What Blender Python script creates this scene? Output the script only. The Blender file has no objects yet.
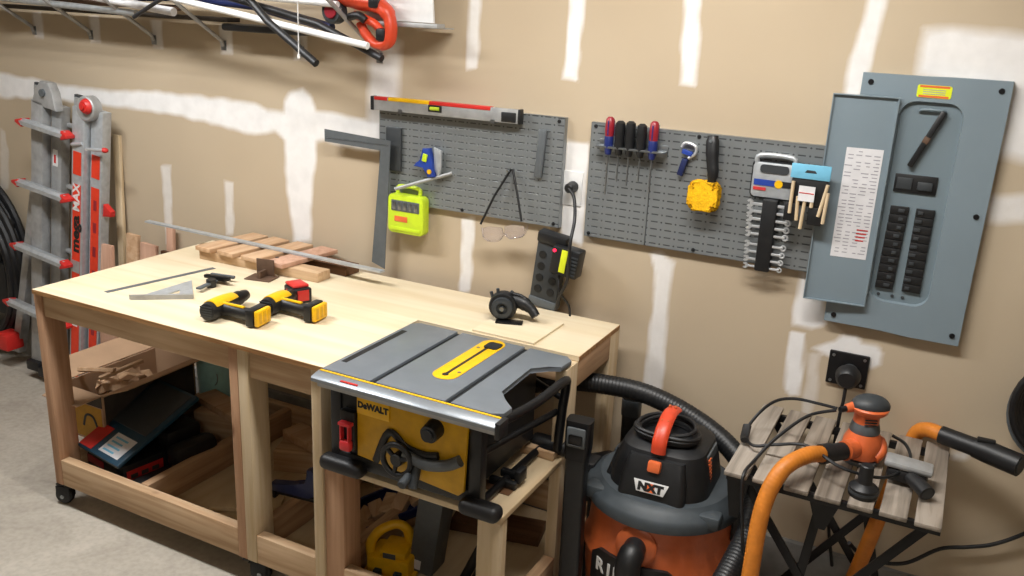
import bpy, bmesh, math, random
from mathutils import Vector, Matrix, Euler
C = bpy.context.scene.collection
SC = bpy.context.scene
PI = math.pi
rad = math.radians
V = Vector

# ------------------------------------------------------------------ colours and materials
def lin(h):
    if isinstance(h, str):
        h = h.lstrip('#'); c = [int(h[i:i+2], 16)/255 for i in (0, 2, 4)]
    else:
        c = list(h)
    return tuple((x/12.92 if x <= .04045 else ((x+.055)/1.055)**2.4) for x in c)

def mat(name, col, rough=.5, metal=0, var=.12, scale=30, bump=0, spec=.5, coat=0, emit=0, alpha=1, trans=0):
    m = bpy.data.materials.new(name); m.use_nodes = True
    nt = m.node_tree; N = nt.nodes; L = nt.links
    b = N['Principled BSDF']; c = lin(col)
    b.inputs['Roughness'].default_value = rough
    b.inputs['Metallic'].default_value = metal
    b.inputs['Specular IOR Level'].default_value = spec
    b.inputs['Coat Weight'].default_value = coat
    b.inputs['Alpha'].default_value = alpha
    b.inputs['Transmission Weight'].default_value = trans
    tc = N.new('ShaderNodeTexCoord'); no = N.new('ShaderNodeTexNoise')
    no.inputs['Scale'].default_value = scale; no.inputs['Detail'].default_value = 5
    L.new(tc.outputs['Object'], no.inputs['Vector'])
    r = N.new('ShaderNodeValToRGB'); L.new(no.outputs['Fac'], r.inputs['Fac'])
    r.color_ramp.elements[0].position = .3; r.color_ramp.elements[1].position = .7
    r.color_ramp.elements[0].color = tuple(x*(1-var) for x in c)+(1,)
    r.color_ramp.elements[1].color = tuple(min(1, x*(1+var)) for x in c)+(1,)
    L.new(r.outputs['Color'], b.inputs['Base Color'])
    if bump:
        bp = N.new('ShaderNodeBump'); bp.inputs['Strength'].default_value = bump; bp.inputs['Distance'].default_value = .003
        L.new(no.outputs['Fac'], bp.inputs['Height']); L.new(bp.outputs['Normal'], b.inputs['Normal'])
    if emit:
        b.inputs['Emission Color'].default_value = c+(1,); b.inputs['Emission Strength'].default_value = emit
    return m

def wood(name, col, dark, axis='x', ring=26, rough=.62, knots=True, blot=.0):
    """grain that runs along one axis, with a few knots"""
    m = bpy.data.materials.new(name); m.use_nodes = True
    nt = m.node_tree; N = nt.nodes; L = nt.links; b = N['Principled BSDF']
    b.inputs['Roughness'].default_value = rough; b.inputs['Specular IOR Level'].default_value = .3
    tc = N.new('ShaderNodeTexCoord'); mp = N.new('ShaderNodeMapping'); L.new(tc.outputs['Object'], mp.inputs['Vector'])
    s = [ring]*3; s['xyz'.index(axis)] = ring*.06; mp.inputs['Scale'].default_value = s
    n1 = N.new('ShaderNodeTexNoise'); n1.inputs['Scale'].default_value = 1.6; n1.inputs['Detail'].default_value = 6; n1.inputs['Distortion'].default_value = .6
    L.new(mp.outputs['Vector'], n1.inputs['Vector'])
    n2 = N.new('ShaderNodeTexNoise'); n2.inputs['Scale'].default_value = 2.3; n2.inputs['Detail'].default_value = 3
    L.new(tc.outputs['Object'], n2.inputs['Vector'])
    r = N.new('ShaderNodeValToRGB'); L.new(n1.outputs['Fac'], r.inputs['Fac'])
    r.color_ramp.elements[0].position = .3; r.color_ramp.elements[1].position = .62
    r.color_ramp.elements[0].color = lin(dark)+(1,); r.color_ramp.elements[1].color = lin(col)+(1,)
    mx = N.new('ShaderNodeMixRGB'); mx.blend_type = 'MULTIPLY'; mx.inputs['Fac'].default_value = .45+blot
    r2 = N.new('ShaderNodeValToRGB'); L.new(n2.outputs['Fac'], r2.inputs['Fac'])
    r2.color_ramp.elements[0].position = .35; r2.color_ramp.elements[0].color = (.72, .66, .6, 1); r2.color_ramp.elements[1].position = .65; r2.color_ramp.elements[1].color = (1, 1, 1, 1)
    L.new(r.outputs['Color'], mx.inputs['Color1']); L.new(r2.outputs['Color'], mx.inputs['Color2'])
    out = mx.outputs['Color']
    if knots:
        mp2 = N.new('ShaderNodeMapping'); L.new(tc.outputs['Object'], mp2.inputs['Vector'])
        s = [7.5]*3; s['xyz'.index(axis)] = 4; mp2.inputs['Scale'].default_value = s
        vo = N.new('ShaderNodeTexVoronoi'); L.new(mp2.outputs['Vector'], vo.inputs['Vector']); vo.inputs['Scale'].default_value = 1
        r3 = N.new('ShaderNodeValToRGB'); L.new(vo.outputs['Distance'], r3.inputs['Fac'])
        r3.color_ramp.elements[0].position = .05; r3.color_ramp.elements[0].color = (.30, .19, .12, 1)
        r3.color_ramp.elements[1].position = .13; r3.color_ramp.elements[1].color = (1, 1, 1, 1)
        m3 = N.new('ShaderNodeMixRGB'); m3.blend_type = 'MULTIPLY'; m3.inputs['Fac'].default_value = .8
        L.new(out, m3.inputs['Color1']); L.new(r3.outputs['Color'], m3.inputs['Color2']); out = m3.outputs['Color']
    L.new(out, b.inputs['Base Color'])
    bp = N.new('ShaderNodeBump'); bp.inputs['Strength'].default_value = .12; bp.inputs['Distance'].default_value = .002
    L.new(n1.outputs['Fac'], bp.inputs['Height']); L.new(bp.outputs['Normal'], b.inputs['Normal'])
    return m

M = dict(
    black=mat('black_plastic', '#17181a', .45, var=.25),
    blackr=mat('black_rubber', '#141416', .5, var=.3, bump=.1),
    blackm=mat('black_metal', '#151517', .38, .3, var=.2),
    dgrey=mat('dark_grey_plastic', '#34383b', .5, var=.12),
    mgrey=mat('mid_grey_plastic', '#565b5e', .5, var=.1),
    steel=mat('bare_steel', '#8f9498', .32, .9, var=.15, scale=60),
    alu=mat('aluminium', '#b9bec2', .4, .5, var=.12, scale=40),
    alud=mat('dull_aluminium', '#a5a6a6', .5, .4, var=.15, scale=25),
    chrome=mat('chrome', '#d4d7da', .28, .6, var=.04),
    white=mat('white_plastic', '#dcdcdb', .45, var=.04),
    paper=mat('printed_paper', '#d8d7d9', .8, var=.05),
    yellow=mat('yellow_plastic', '#e8b40c', .42, var=.08),
    yellowd=mat('yellow_painted_steel', '#cf9d08', .45, var=.1),
    sponge=mat('yellow_microfibre', '#f5b608', .95, var=.22, scale=160, bump=1),
    lime=mat('lime_plastic', '#c3dc2c', .4, var=.06),
    orange=mat('orange_plastic', '#dc6a38', .42, var=.08, coat=.2),
    oranged=mat('burnt_orange_plastic', '#b85a2e', .40, var=.08, coat=.15),
    orhose=mat('orange_hose_plastic', '#cc7a26', .5, var=.1),
    red=mat('red_plastic', '#c42a25', .42, var=.08),
    redo=mat('red_orange_decal', '#d8391c', .5, var=.06),
    pinkred=mat('safety_red_plastic', '#e0353c', .42, var=.06),
    blue=mat('blue_plastic', '#223f94', .42, var=.1),
    navy=mat('navy_plastic', '#15224f', .45, var=.15),
    dteal=mat('teal_blue_plastic', '#163b4f', .4, var=.15),
    skyb=mat('sky_blue_card', '#6fb4d2', .6, var=.08),
    teal=mat('teal_translucent_plastic', '#a8d6cf', .5, var=.08),
    rubgrey=mat('shop_vacuum_grey', '#3f464b', .5, var=.1),
    panel=mat('grey_enamel', '#7e8d96', .42, .1, var=.04, scale=6, coat=.1),
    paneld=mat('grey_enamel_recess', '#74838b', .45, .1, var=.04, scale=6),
    sawtop=mat('grey_cast_table', '#7a8188', .42, .35, var=.06, scale=12),
    sawdk=mat('slot_shadow_metal', '#26282b', .5, .4),
    pale=wood('pale_pine', '#d8c5a6', '#c8b08a', 'z', knots=False),
    pine_z=wood('pine_upright', '#cbab86', '#b18e69', 'z'),
    pinep_z=wood('pinkish_fir_upright', '#c49d7e', '#a98061', 'z'),
    pine_x=wood('pine_lengthwise', '#cdb08e', '#b08e6b', 'x'),
    pine_y=wood('pine_crosswise', '#c2a07d', '#a68364', 'y'),
    ply=wood('birch_plywood_top', '#e0d2b6', '#d6c3a0', 'x', ring=9, knots=False, blot=-.15),
    ply2=wood('plywood_shelf', '#d6c3a2', '#c8b08c', 'y', ring=10, knots=False),
    plyedge=wood('plywood_edge', '#b5895a', '#8b633c', 'x', ring=60, knots=False),
    brownw=wood('brown_stained_board', '#6f4f37', '#573a26', 'x', knots=False),
    pinkw=wood('pinkish_cut_board', '#cca58e', '#b99079', 'z', knots=False),
    plank=wood('cedar_plank', '#cbab8b', '#b8936f', 'y', knots=False),
    slat=wood('weathered_grey_slat', '#aba297', '#6e655b', 'y', ring=26, knots=False, blot=.5),
    card=mat('brown_cardboard', '#b09072', .85, var=.06, scale=12),
    cardd=mat('dark_cardboard_print', '#3c352e', .8, var=.2),  # dark brown print, also used on the stickers and long shelf board
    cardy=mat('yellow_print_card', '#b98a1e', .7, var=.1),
    rust=mat('brown_painted_bracket', '#5e4839', .6, .2, var=.15),
    conc=mat('concrete_curb', '#86847f', .9, var=.18, scale=14, bump=.4),
    lens=mat('clear_lens', '#f3f0f8', .05, var=.01, trans=.96),
    led=mat('red_indicator', '#ff2040', .3, emit=3),
    toolor=mat('red_orange_plastic', '#cc4426', .4, var=.06), railm=mat('bright_extruded_aluminium', '#8f959b', .33, .55, var=.06), lamp=mat('lit_tube', '#fff3e0', .5, emit=14),
    hvb=mat('fluorescent_yellow_label', '#dbe527', .5, var=.03),
    redtx=mat('red_ink', '#c03030', .6), greytx=mat('grey_ink', '#9c9aa2', .7), crimson=mat('crimson_handle', '#8f1f2b', .35, var=.05), dblue=mat('dark_blue_handle', '#1d2a66', .35, var=.05), blacktx=mat('black_ink', '#141414', .6),
)

# ------------------------------------------------------------------ helpers
class MB:
    """collects shapes, build() links them as ONE mesh object"""
    def __init__(s): s.bm = bmesh.new(); s.mi = 0; s.T = Matrix.Identity(4)
    def _fin(s, vs):
        bmesh.ops.transform(s.bm, matrix=s.T, verts=vs)
        fs = {f for v in vs for f in v.link_faces}
        for f in fs: f.material_index = s.mi
        return s
    def box(s, x0, x1, y0, y1, z0, z1, bev=0, rot=None, seg=2):
        c = V(((x0+x1)/2, (y0+y1)/2, (z0+z1)/2))
        r = bmesh.ops.create_cube(s.bm, size=1); vs = r['verts']
        for v in vs: v.co = V((v.co.x*(x1-x0), v.co.y*(y1-y0), v.co.z*(z1-z0)))
        if bev:
            es = list({e for v in vs for e in v.link_edges})
            q = bmesh.ops.bevel(s.bm, geom=es, offset=bev, segments=seg, affect='EDGES', profile=.5)
            vs = list({v for f in q['faces'] for v in f.verts} | {v for v in vs if v.is_valid})
        Rm = Euler([rad(a) for a in rot]).to_matrix() if rot else Matrix.Identity(3)
        for v in vs: v.co = Rm @ v.co + c
        return s._fin(vs)
    def cyl(s, p0, p1, r0, r1=None, n=20, bev=0):
        p0, p1 = V(p0), V(p1); r1 = r0 if r1 is None else r1
        d = p1-p0; L = d.length
        if bev: prof = [(max(r0-bev, 1e-5), 0), (r0, bev), (r1, L-bev), (max(r1-bev, 1e-5), L)]
        else: prof = [(r0, 0), (r1, L)]
        return s.lathe(prof, p0, d, n)
    def lathe(s, prof, org, axis=(0, 0, 1), n=28, cap=True):
        q = V(axis).to_track_quat('Z', 'Y').to_matrix(); org = V(org); rings = []
        for r, z in prof:
            rings.append([s.bm.verts.new(org+q@V((r*math.cos(2*PI*i/n), r*math.sin(2*PI*i/n), z))) for i in range(n)])
        for a, b in zip(rings, rings[1:]):
            for i in range(n): s.bm.faces.new((a[i], a[(i+1) % n], b[(i+1) % n], b[i]))
        if cap:
            s.bm.faces.new(rings[0][::-1]); s.bm.faces.new(rings[-1])
        return s._fin([v for r in rings for v in r])
    def tube(s, pts, r, n=10, smooth=0, rib=0, pitch=.012, flat=1, closed=False):
        P = [V(p) for p in pts]
        if smooth: P = spline(P, smooth, closed)
        if rib:
            D = [0]
            for a, b in zip(P, P[1:]): D.append(D[-1]+(b-a).length)
            k = max(4, int(D[-1]/pitch*4)); Q = []; j = 0
            for i in range(k+1):
                t = D[-1]*i/k
                while j < len(D)-2 and D[j+1] < t: j += 1
                Q.append(P[j].lerp(P[j+1], (t-D[j])/max(1e-9, D[j+1]-D[j])))
            P = Q
        rings = []; up = None
        for i, p in enumerate(P):
            if closed: t = (P[(i+1) % len(P)]-P[i-1]).normalized()
            else: t = (P[min(i+1, len(P)-1)]-P[max(i-1, 0)]).normalized()
            if up is None: up = t.orthogonal().normalized() if flat == 1 else (V((0, 0, 1)) if abs(t.z) < .9 else V((0, 1, 0)))
            up = (up-t*up.dot(t)).normalized(); w = t.cross(up)
            rr = r[i*len(r)//len(P)] if isinstance(r, (list, tuple)) else r
            if rib: rr = rr*(1+rib*(1 if (i % 4) in (1, 2) else -1))
            rings.append([s.bm.verts.new(p+up*(rr*flat*math.cos(2*PI*k/n))+w*(rr*math.sin(2*PI*k/n))) for k in range(n)])
        prs = list(zip(rings, rings[1:]))
        if closed: prs.append((rings[-1], rings[0]))
        for a, b in prs:
            for k in range(n): s.bm.faces.new((a[k], a[(k+1) % n], b[(k+1) % n], b[k]))
        if not closed:
            s.bm.faces.new(rings[0][::-1]); s.bm.faces.new(rings[-1])
        return s._fin([v for q in rings for v in q])
    def prism(s, pts, h, org=(0, 0, 0), ux=(1, 0, 0), uy=(0, 1, 0), bev=0):
        """polygon in the ux/uy plane at org, raised by h along ux x uy"""
        ux, uy, org = V(ux).normalized(), V(uy).normalized(), V(org); n = ux.cross(uy)
        a = [s.bm.verts.new(org+ux*x+uy*y) for x, y in pts]; b = [s.bm.verts.new(v.co+n*h) for v in a]
        k = len(a); f1 = s.bm.faces.new(a[::-1]); f2 = s.bm.faces.new(b)
        for i in range(k): s.bm.faces.new((a[i], a[(i+1) % k], b[(i+1) % k], b[i]))
        vs = a+b
        if bev:
            es = list(set(f2.edges) | set(f1.edges))
            q = bmesh.ops.bevel(s.bm, geom=es, offset=bev, segments=2, affect='EDGES', profile=.5)
            vs = list({v for f in q['faces'] for v in f.verts} | {v for v in vs if v.is_valid})
            vs = list({v for w in vs for f in w.link_faces for v in f.verts})
        return s._fin(vs)
    def ball(s, c, r, seg=16, rot=None):
        if not hasattr(r, '__len__'): r = (r, r, r)
        q = bmesh.ops.create_uvsphere(s.bm, u_segments=seg, v_segments=seg*2//3, radius=1); vs = q['verts']
        Rm = Euler([rad(a) for a in rot]).to_matrix() if rot else Matrix.Identity(3)
        for v in vs: v.co = Rm @ V((v.co.x*r[0], v.co.y*r[1], v.co.z*r[2]))+V(c)
        return s._fin(vs)
    def build(s, name, mats, parent=None, world=False, angle=38, bevel=0):
        if not isinstance(mats, (list, tuple)): mats = [mats]
        if world and parent is not None:
            bmesh.ops.transform(s.bm, matrix=rootm(parent).inverted(), verts=s.bm.verts)
        bmesh.ops.recalc_face_normals(s.bm, faces=s.bm.faces)
        me = bpy.data.meshes.new(name); s.bm.to_mesh(me); s.bm.free()
        for m in mats: me.materials.append(M[m] if isinstance(m, str) else m)
        me.shade_smooth(); me.set_sharp_from_angle(angle=rad(angle))
        o = bpy.data.objects.new(name, me); C.objects.link(o)
        if parent is not None: o.parent = parent
        if bevel:
            b = o.modifiers.new('bevel', 'BEVEL'); b.width = bevel; b.segments = 2; b.limit_method = 'ANGLE'; b.angle_limit = rad(50)
        return o

def spline(P, k, closed=False):
    out = []; n = len(P)
    rng = range(n) if closed else range(n-1)
    for i in rng:
        if closed: a, b, c, d = P[i-1], P[i], P[(i+1) % n], P[(i+2) % n]
        else: a, b, c, d = P[max(i-1, 0)], P[i], P[i+1], P[min(i+2, n-1)]
        for j in range(k):
            t = j/k
            out.append(.5*((2*b)+(c-a)*t+(2*a-5*b+4*c-d)*t*t+(3*b-a-3*c+d)*t**3))
    if not closed: out.append(P[-1])
    return out

def lm(o): return Matrix.LocRotScale(o.location, o.rotation_euler, o.scale)
def rootm(o):
    m = lm(o)
    while o.parent: o = o.parent; m = lm(o) @ m
    return m
def thing(name, label, cat, loc=(0, 0, 0), rot=(0, 0, 0), group=None):
    o = bpy.data.objects.new(name, None); C.objects.link(o); o.empty_display_size = .05
    o.location = loc; o.rotation_euler = [rad(a) for a in rot]; o['label'] = label; o['category'] = cat
    if group: o['group'] = group
    return o
def tag(o, label, cat, group=None):
    o['label'] = label; o['category'] = cat
    if group: o['group'] = group
    return o
def struct(o): o['kind'] = 'structure'; return o
def text(name, body, size, m, parent, org, ux=(1, 0, 0), uy=(0, 0, 1), bold=.0, ext=.0004, sx=1, world=False, align='CENTER'):
    cu = bpy.data.curves.new(name, 'FONT'); cu.body = body; cu.size = size; cu.extrude = ext; cu.offset = bold
    cu.align_x = align; cu.align_y = 'CENTER'; cu.resolution_u = 3
    t = bpy.data.objects.new(name, cu); C.objects.link(t)
    dg = bpy.context.evaluated_depsgraph_get(); me = bpy.data.meshes.new_from_object(t.evaluated_get(dg))
    bpy.data.objects.remove(t); bpy.data.curves.remove(cu)
    ux, uy = V(ux).normalized(), V(uy).normalized(); n = ux.cross(uy)
    mt = Matrix(((ux.x*sx, uy.x, n.x, org[0]), (ux.y*sx, uy.y, n.y, org[1]), (ux.z*sx, uy.z, n.z, org[2]), (0, 0, 0, 1)))
    if world: mt = rootm(parent).inverted() @ mt
    me.transform(mt); me.materials.clear(); me.materials.append(M[m])
    o = bpy.data.objects.new(name, me); C.objects.link(o); o.parent = parent
    return o
def rrect(w, h, r, k=5, cx=0, cy=0):
    P = []
    for sx, sy, a0 in ((1, 1, 0), (-1, 1, 90), (-1, -1, 180), (1, -1, 270)):
        for i in range(k+1):
            a = rad(a0+90*i/k); P.append((cx+sx*(w/2-r)+r*math.cos(a), cy+sy*(h/2-r)+r*math.sin(a)))
    return P
def dup(root, loc=None, rot=None, label=None, group=None):
    r = root.copy(); C.objects.link(r)
    if loc is not None: r.location = loc
    if rot is not None: r.rotation_euler = [rad(a) for a in rot]
    if label: r['label'] = label
    if group: r['group'] = group
    for ch in list(root.children):
        c = ch.copy(); C.objects.link(c); c.parent = r
        for g in list(ch.children):
            d = g.copy(); C.objects.link(d); d.parent = c
    return r

#@@ROOM
# ------------------------------------------------------------------ the room
YW = 2.93; ZC = 2.75
# joint compound on the wall: outline in wall x, z; opacity; feather
MUD = [
    ([(-4.585, 1.536), (-4.425, 1.532), (-4.195, 1.524), (-3.976, 1.507), (-3.626, 1.506), (-3.329, 1.530), (-2.963, 1.529), (-2.735, 1.527), (-2.664, 1.504), (-2.577, 1.504), (-2.575, 1.553), (-2.542, 1.589), (-2.473, 1.610), (-2.427, 1.574), (-2.408, 1.527), (-2.286, 1.522), (-1.995, 1.506), (-1.994, 1.440), (-2.099, 1.397), (-2.263, 1.391), (-2.364, 1.409), (-2.406, 1.397), (-2.420, 1.278), (-2.438, 1.191), (-2.450, 0.962), (-2.544, 0.947), (-2.574, 1.173), (-2.582, 1.386), (-2.630, 1.419), (-2.742, 1.391), (-3.001, 1.417), (-3.244, 1.435), (-3.635, 1.436), (-3.988, 1.434), (-4.449, 1.410), (-4.612, 1.407)], 0.98, 0.018),
    ([(-3.326, 1.193), (-3.261, 1.201), (-3.285, 0.815), (-3.332, 0.808)], 0.62, 0.008),
    ([(-2.936, 1.167), (-2.877, 1.174), (-2.893, 0.925), (-2.942, 0.917)], 0.62, 0.008),
    ([(-2.136, 1.819), (-1.988, 1.812), (-2.000, 1.602), (-2.018, 1.484), (-2.157, 1.471)], 0.8, 0.03),
    ([(-1.698, 2.050), (-1.649, 2.051), (-1.653, 1.739), (-1.704, 1.736)], 0.8, 0.01),
    ([(-1.704, 1.181), (-1.646, 1.189), (-1.653, 0.885), (-1.708, 0.875)], 0.85, 0.008),
    ([(-1.304, 2.060), (-1.245, 2.062), (-1.254, 1.730), (-1.311, 1.729)], 0.95, 0.01),
    ([(-0.906, 2.071), (-0.848, 2.072), (-0.834, 1.739), (-0.889, 1.741)], 0.95, 0.01),
    ([(-0.345, 2.086), (-0.296, 2.087), (-0.294, 2.004), (-0.315, 1.817), (-0.322, 1.752), (-0.376, 1.751), (-0.372, 1.857), (-0.349, 2.002)], 0.9, 0.012),
    ([(-0.184, 1.959), (-0.116, 1.965), (0.012, 1.958), (0.099, 1.952), (0.165, 1.611), (0.049, 1.618), (0.003, 1.799), (-0.178, 1.827)], 0.97, 0.03),
    ([(0.065, 1.503), (0.169, 1.523), (0.191, 1.435), (0.077, 1.424), (0.063, 1.458)], 0.8, 0.02),
    ([(-1.285, 1.518), (-1.193, 1.521), (-1.196, 1.150), (-1.285, 1.155)], 0.97, 0.01),
    ([(-0.938, 1.166), (-0.895, 1.173), (-0.845, 1.145), (-0.847, 1.098), (-0.852, 1.005), (-0.841, 0.670), (-0.865, 0.597), (-0.918, 0.592), (-0.915, 0.841), (-0.907, 1.032), (-0.920, 1.096)], 0.8, 0.01),
    ([(-0.421, 1.217), (-0.393, 1.127), (-0.339, 1.103), (-0.327, 1.019), (-0.362, 0.998), (-0.427, 0.999), (-0.432, 1.085), (-0.423, 1.156)], 0.95, 0.012),
    ([(-0.433, 0.973), (-0.379, 0.977), (-0.368, 0.756), (-0.400, 0.748), (-0.423, 0.772)], 0.95, 0.008),
    ([(-0.361, 0.917), (-0.322, 0.919), (-0.309, 0.756), (-0.346, 0.598), (-0.356, 0.595), (-0.356, 0.744)], 0.5, 0.012),
    ([(-0.354, 0.937), (-0.285, 0.969), (-0.268, 1.000), (-0.219, 1.004), (-0.204, 0.983), (-0.156, 0.987), (-0.138, 0.967), (-0.139, 0.918), (-0.172, 0.897), (-0.194, 0.919), (-0.287, 0.913), (-0.325, 0.918)], 0.97, 0.012),
    ([(0.107, 0.680), (0.162, 0.696), (0.162, 0.664), (0.117, 0.655)], 0.7, 0.01),
    ([(-4.481, 1.250), (-4.444, 1.233), (-4.430, 1.142), (-4.472, 0.925), (-4.548, 0.915)], 0.45, 0.012),
    ([(-4.125, 1.72), (-4.055, 1.72), (-4.055, 1.84), (-4.125, 1.84)], .7, .01),
    ([(-3.725, 1.72), (-3.655, 1.72), (-3.655, 1.84), (-3.725, 1.84)], .7, .01),
    ([(-3.325, 1.72), (-3.255, 1.72), (-3.255, 1.84), (-3.325, 1.84)], .7, .01),
    ([(-2.915, 1.72), (-2.845, 1.72), (-2.845, 1.84), (-2.915, 1.84)], .7, .01),
    ([(-2.515, 1.72), (-2.445, 1.72), (-2.445, 1.84), (-2.515, 1.84)], .7, .01),
]
def wall_mesh():
    from mathutils import noise
    st = .0125; x0, z0 = -5.4, .21; nx, nz = 480, 205
    X = [x0+i*st for i in range(nx)]+[2.7]; Zs = [z0+j*st for j in range(nz)]+[ZC]
    nx, nz = len(X), len(Zs); val = [0.0]*(nx*nz)
    for P, op, fe in MUD:
        bx0, bx1 = min(p[0] for p in P)-.06, max(p[0] for p in P)+.06; bz0, bz1 = min(p[1] for p in P)-.06, max(p[1] for p in P)+.06
        E = [(P[i], P[(i+1) % len(P)]) for i in range(len(P))]
        for j in range(max(0, int((bz0-z0)/st)), min(nz, int((bz1-z0)/st)+2)):
            for i in range(max(0, int((bx0-x0)/st)), min(nx, int((bx1-x0)/st)+2)):
                x, z = X[i], Zs[j]
                x += noise.noise((x*14, z*14, 3))*.008; z += noise.noise((x*14, z*14, 8))*.008
                d = 9; ins = False
                for (ax, az), (cx, cz) in E:
                    ex, ez = cx-ax, cz-az; t = max(0, min(1, ((x-ax)*ex+(z-az)*ez)/(ex*ex+ez*ez)))
                    q = math.hypot(x-ax-t*ex, z-az-t*ez); d = q if q < d else d
                    if (az > z) != (cz > z) and x < ax+(z-az)*ex/ez: ins = not ins
                k = .5+(d if ins else -d)/(1.5*fe); v = op*min(1, max(0, k))
                if v > val[j*nx+i]: val[j*nx+i] = v
    vs = [(x, YW, z) for z in Zs for x in X]
    fs = [(j*nx+i, j*nx+i+1, (j+1)*nx+i+1, (j+1)*nx+i) for j in range(nz-1) for i in range(nx-1)]
    n = len(vs); vs += [(X[0], YW+.12, Zs[0]), (X[-1], YW+.12, Zs[0]), (X[-1], YW+.12, Zs[-1]), (X[0], YW+.12, Zs[-1])]
    fs.append((n+3, n+2, n+1, n)); val += [0]*4
    me = bpy.data.meshes.new('wall_back'); me.from_pydata(vs, [], fs); me.update()
    at = me.attributes.new('compound', 'FLOAT', 'POINT'); at.data.foreach_set('value', val)
    me.materials.append(wall_material())
    o = bpy.data.objects.new('wall_back', me); C.objects.link(o); return o
def wall_material():
    m = bpy.data.materials.new('taped_drywall'); m.use_nodes = True
    nt = m.node_tree; N = nt.nodes; L = nt.links; b = N['Principled BSDF']; b.inputs['Roughness'].default_value = .9
    b.inputs['Specular IOR Level'].default_value = .2
    geo = N.new('ShaderNodeTexCoord')
    nz = N.new('ShaderNodeTexNoise'); nz.inputs['Scale'].default_value = 16; nz.inputs['Detail'].default_value = 5
    L.new(geo.outputs['Object'], nz.inputs['Vector'])
    nb = N.new('ShaderNodeTexNoise'); nb.inputs['Scale'].default_value = 1.5; L.new(geo.outputs['Object'], nb.inputs['Vector'])
    at = N.new('ShaderNodeAttribute'); at.attribute_name = 'compound'
    nf = N.new('ShaderNodeTexNoise'); nf.inputs['Scale'].default_value = 60; nf.inputs['Detail'].default_value = 3; L.new(geo.outputs['Object'], nf.inputs['Vector'])
    e1 = N.new('ShaderNodeMath'); e1.operation = 'MULTIPLY_ADD'; e1.inputs[1].default_value = .1; e1.inputs[2].default_value = -.05; L.new(nf.outputs['Fac'], e1.inputs[0])
    e2 = N.new('ShaderNodeMath'); e2.operation = 'ADD'; L.new(at.outputs['Fac'], e2.inputs[0]); L.new(e1.outputs[0], e2.inputs[1])
    e3 = N.new('ShaderNodeMapRange'); e3.inputs['From Min'].default_value = .12; e3.inputs['From Max'].default_value = .92; L.new(e2.outputs[0], e3.inputs['Value'])
    acc = e3.outputs[0]
    paper = N.new('ShaderNodeValToRGB'); L.new(nb.outputs['Fac'], paper.inputs['Fac'])
    paper.color_ramp.elements[0].color = lin('#b5a48c')+(1,); paper.color_ramp.elements[0].position = .3
    paper.color_ramp.elements[1].color = lin('#beae96')+(1,); paper.color_ramp.elements[1].position = .7
    mud = N.new('ShaderNodeValToRGB'); L.new(nz.outputs['Fac'], mud.inputs['Fac'])
    mud.color_ramp.elements[0].color = lin('#dfdddb')+(1,); mud.color_ramp.elements[0].position = .3
    mud.color_ramp.elements[1].color = lin('#eae8e6')+(1,); mud.color_ramp.elements[1].position = .7
    mix = N.new('ShaderNodeMixRGB'); L.new(acc, mix.inputs['Fac']); L.new(paper.outputs[0], mix.inputs[1]); L.new(mud.outputs[0], mix.inputs[2])
    L.new(mix.outputs[0], b.inputs['Base Color'])
    bp = N.new('ShaderNodeBump'); bp.inputs['Strength'].default_value = .25; bp.inputs['Distance'].default_value = .002
    L.new(acc, bp.inputs['Height']); L.new(bp.outputs[0], b.inputs['Normal'])
    return m
def floor_material():
    m = bpy.data.materials.new('bare_concrete'); m.use_nodes = True
    nt = m.node_tree; N = nt.nodes; L = nt.links; b = N['Principled BSDF']; b.inputs['Roughness'].default_value = .7
    tc = N.new('ShaderNodeTexCoord')
    a = N.new('ShaderNodeTexNoise'); a.inputs['Scale'].default_value = 3.2; a.inputs['Detail'].default_value = 9; a.inputs['Roughness'].default_value = .65; a.inputs['Distortion'].default_value = .7
    c = N.new('ShaderNodeTexNoise'); c.inputs['Scale'].default_value = 45; c.inputs['Detail'].default_value = 6
    L.new(tc.outputs['Object'], a.inputs['Vector']); L.new(tc.outputs['Object'], c.inputs['Vector'])
    r = N.new('ShaderNodeValToRGB'); L.new(a.outputs['Fac'], r.inputs['Fac'])
    e = r.color_ramp.elements; e[0].position = .3; e[0].color = lin('#989084')+(1,); e[1].position = .66; e[1].color = lin('#b8b0a3')+(1,)
    q = r.color_ramp.elements.new(.47); q.color = lin('#aaa295')+(1,)
    r2 = N.new('ShaderNodeValToRGB'); L.new(c.outputs['Fac'], r2.inputs['Fac']); r2.color_ramp.elements[0].position = .3; r2.color_ramp.elements[0].color = (.78, .78, .78, 1); r2.color_ramp.elements[1].position = .6; r2.color_ramp.elements[1].color = (1, 1, 1, 1)
    mx = N.new('ShaderNodeMixRGB'); mx.blend_type = 'MULTIPLY'; mx.inputs[0].default_value = .7; L.new(r.outputs[0], mx.inputs[1]); L.new(r2.outputs[0], mx.inputs[2])
    L.new(mx.outputs[0], b.inputs['Base Color'])
    bp = N.new('ShaderNodeBump'); bp.inputs['Strength'].default_value = .2; bp.inputs['Distance'].default_value = .004; L.new(c.outputs['Fac'], bp.inputs['Height']); L.new(bp.outputs[0], b.inputs['Normal'])
    return m
plain = mat('plain_drywall', '#b8aa96', .9, var=.04, scale=2)
ceilm = mat('ceiling_drywall', '#d2ccc2', .9, var=.03, scale=2)
XL, XR, YF, ZC = -5.3, 2.6, -3.2, 2.75
struct(wall_mesh())
b = MB(); b.box(XL-.1, XL, YF, YW+.12, 0, ZC); struct(b.build('wall_left', plain))
b = MB(); b.box(XR, XR+.1, YF, YW, 0, ZC); struct(b.build('wall_right', plain))
b = MB(); b.box(XL-.1, XR+.1, YF-.1, YF, 0, ZC); struct(b.build('wall_front', plain))
b = MB(); b.box(XL-.1, XR+.1, YF-.1, YW+.12, ZC, ZC+.1); struct(b.build('ceiling', ceilm))
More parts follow.
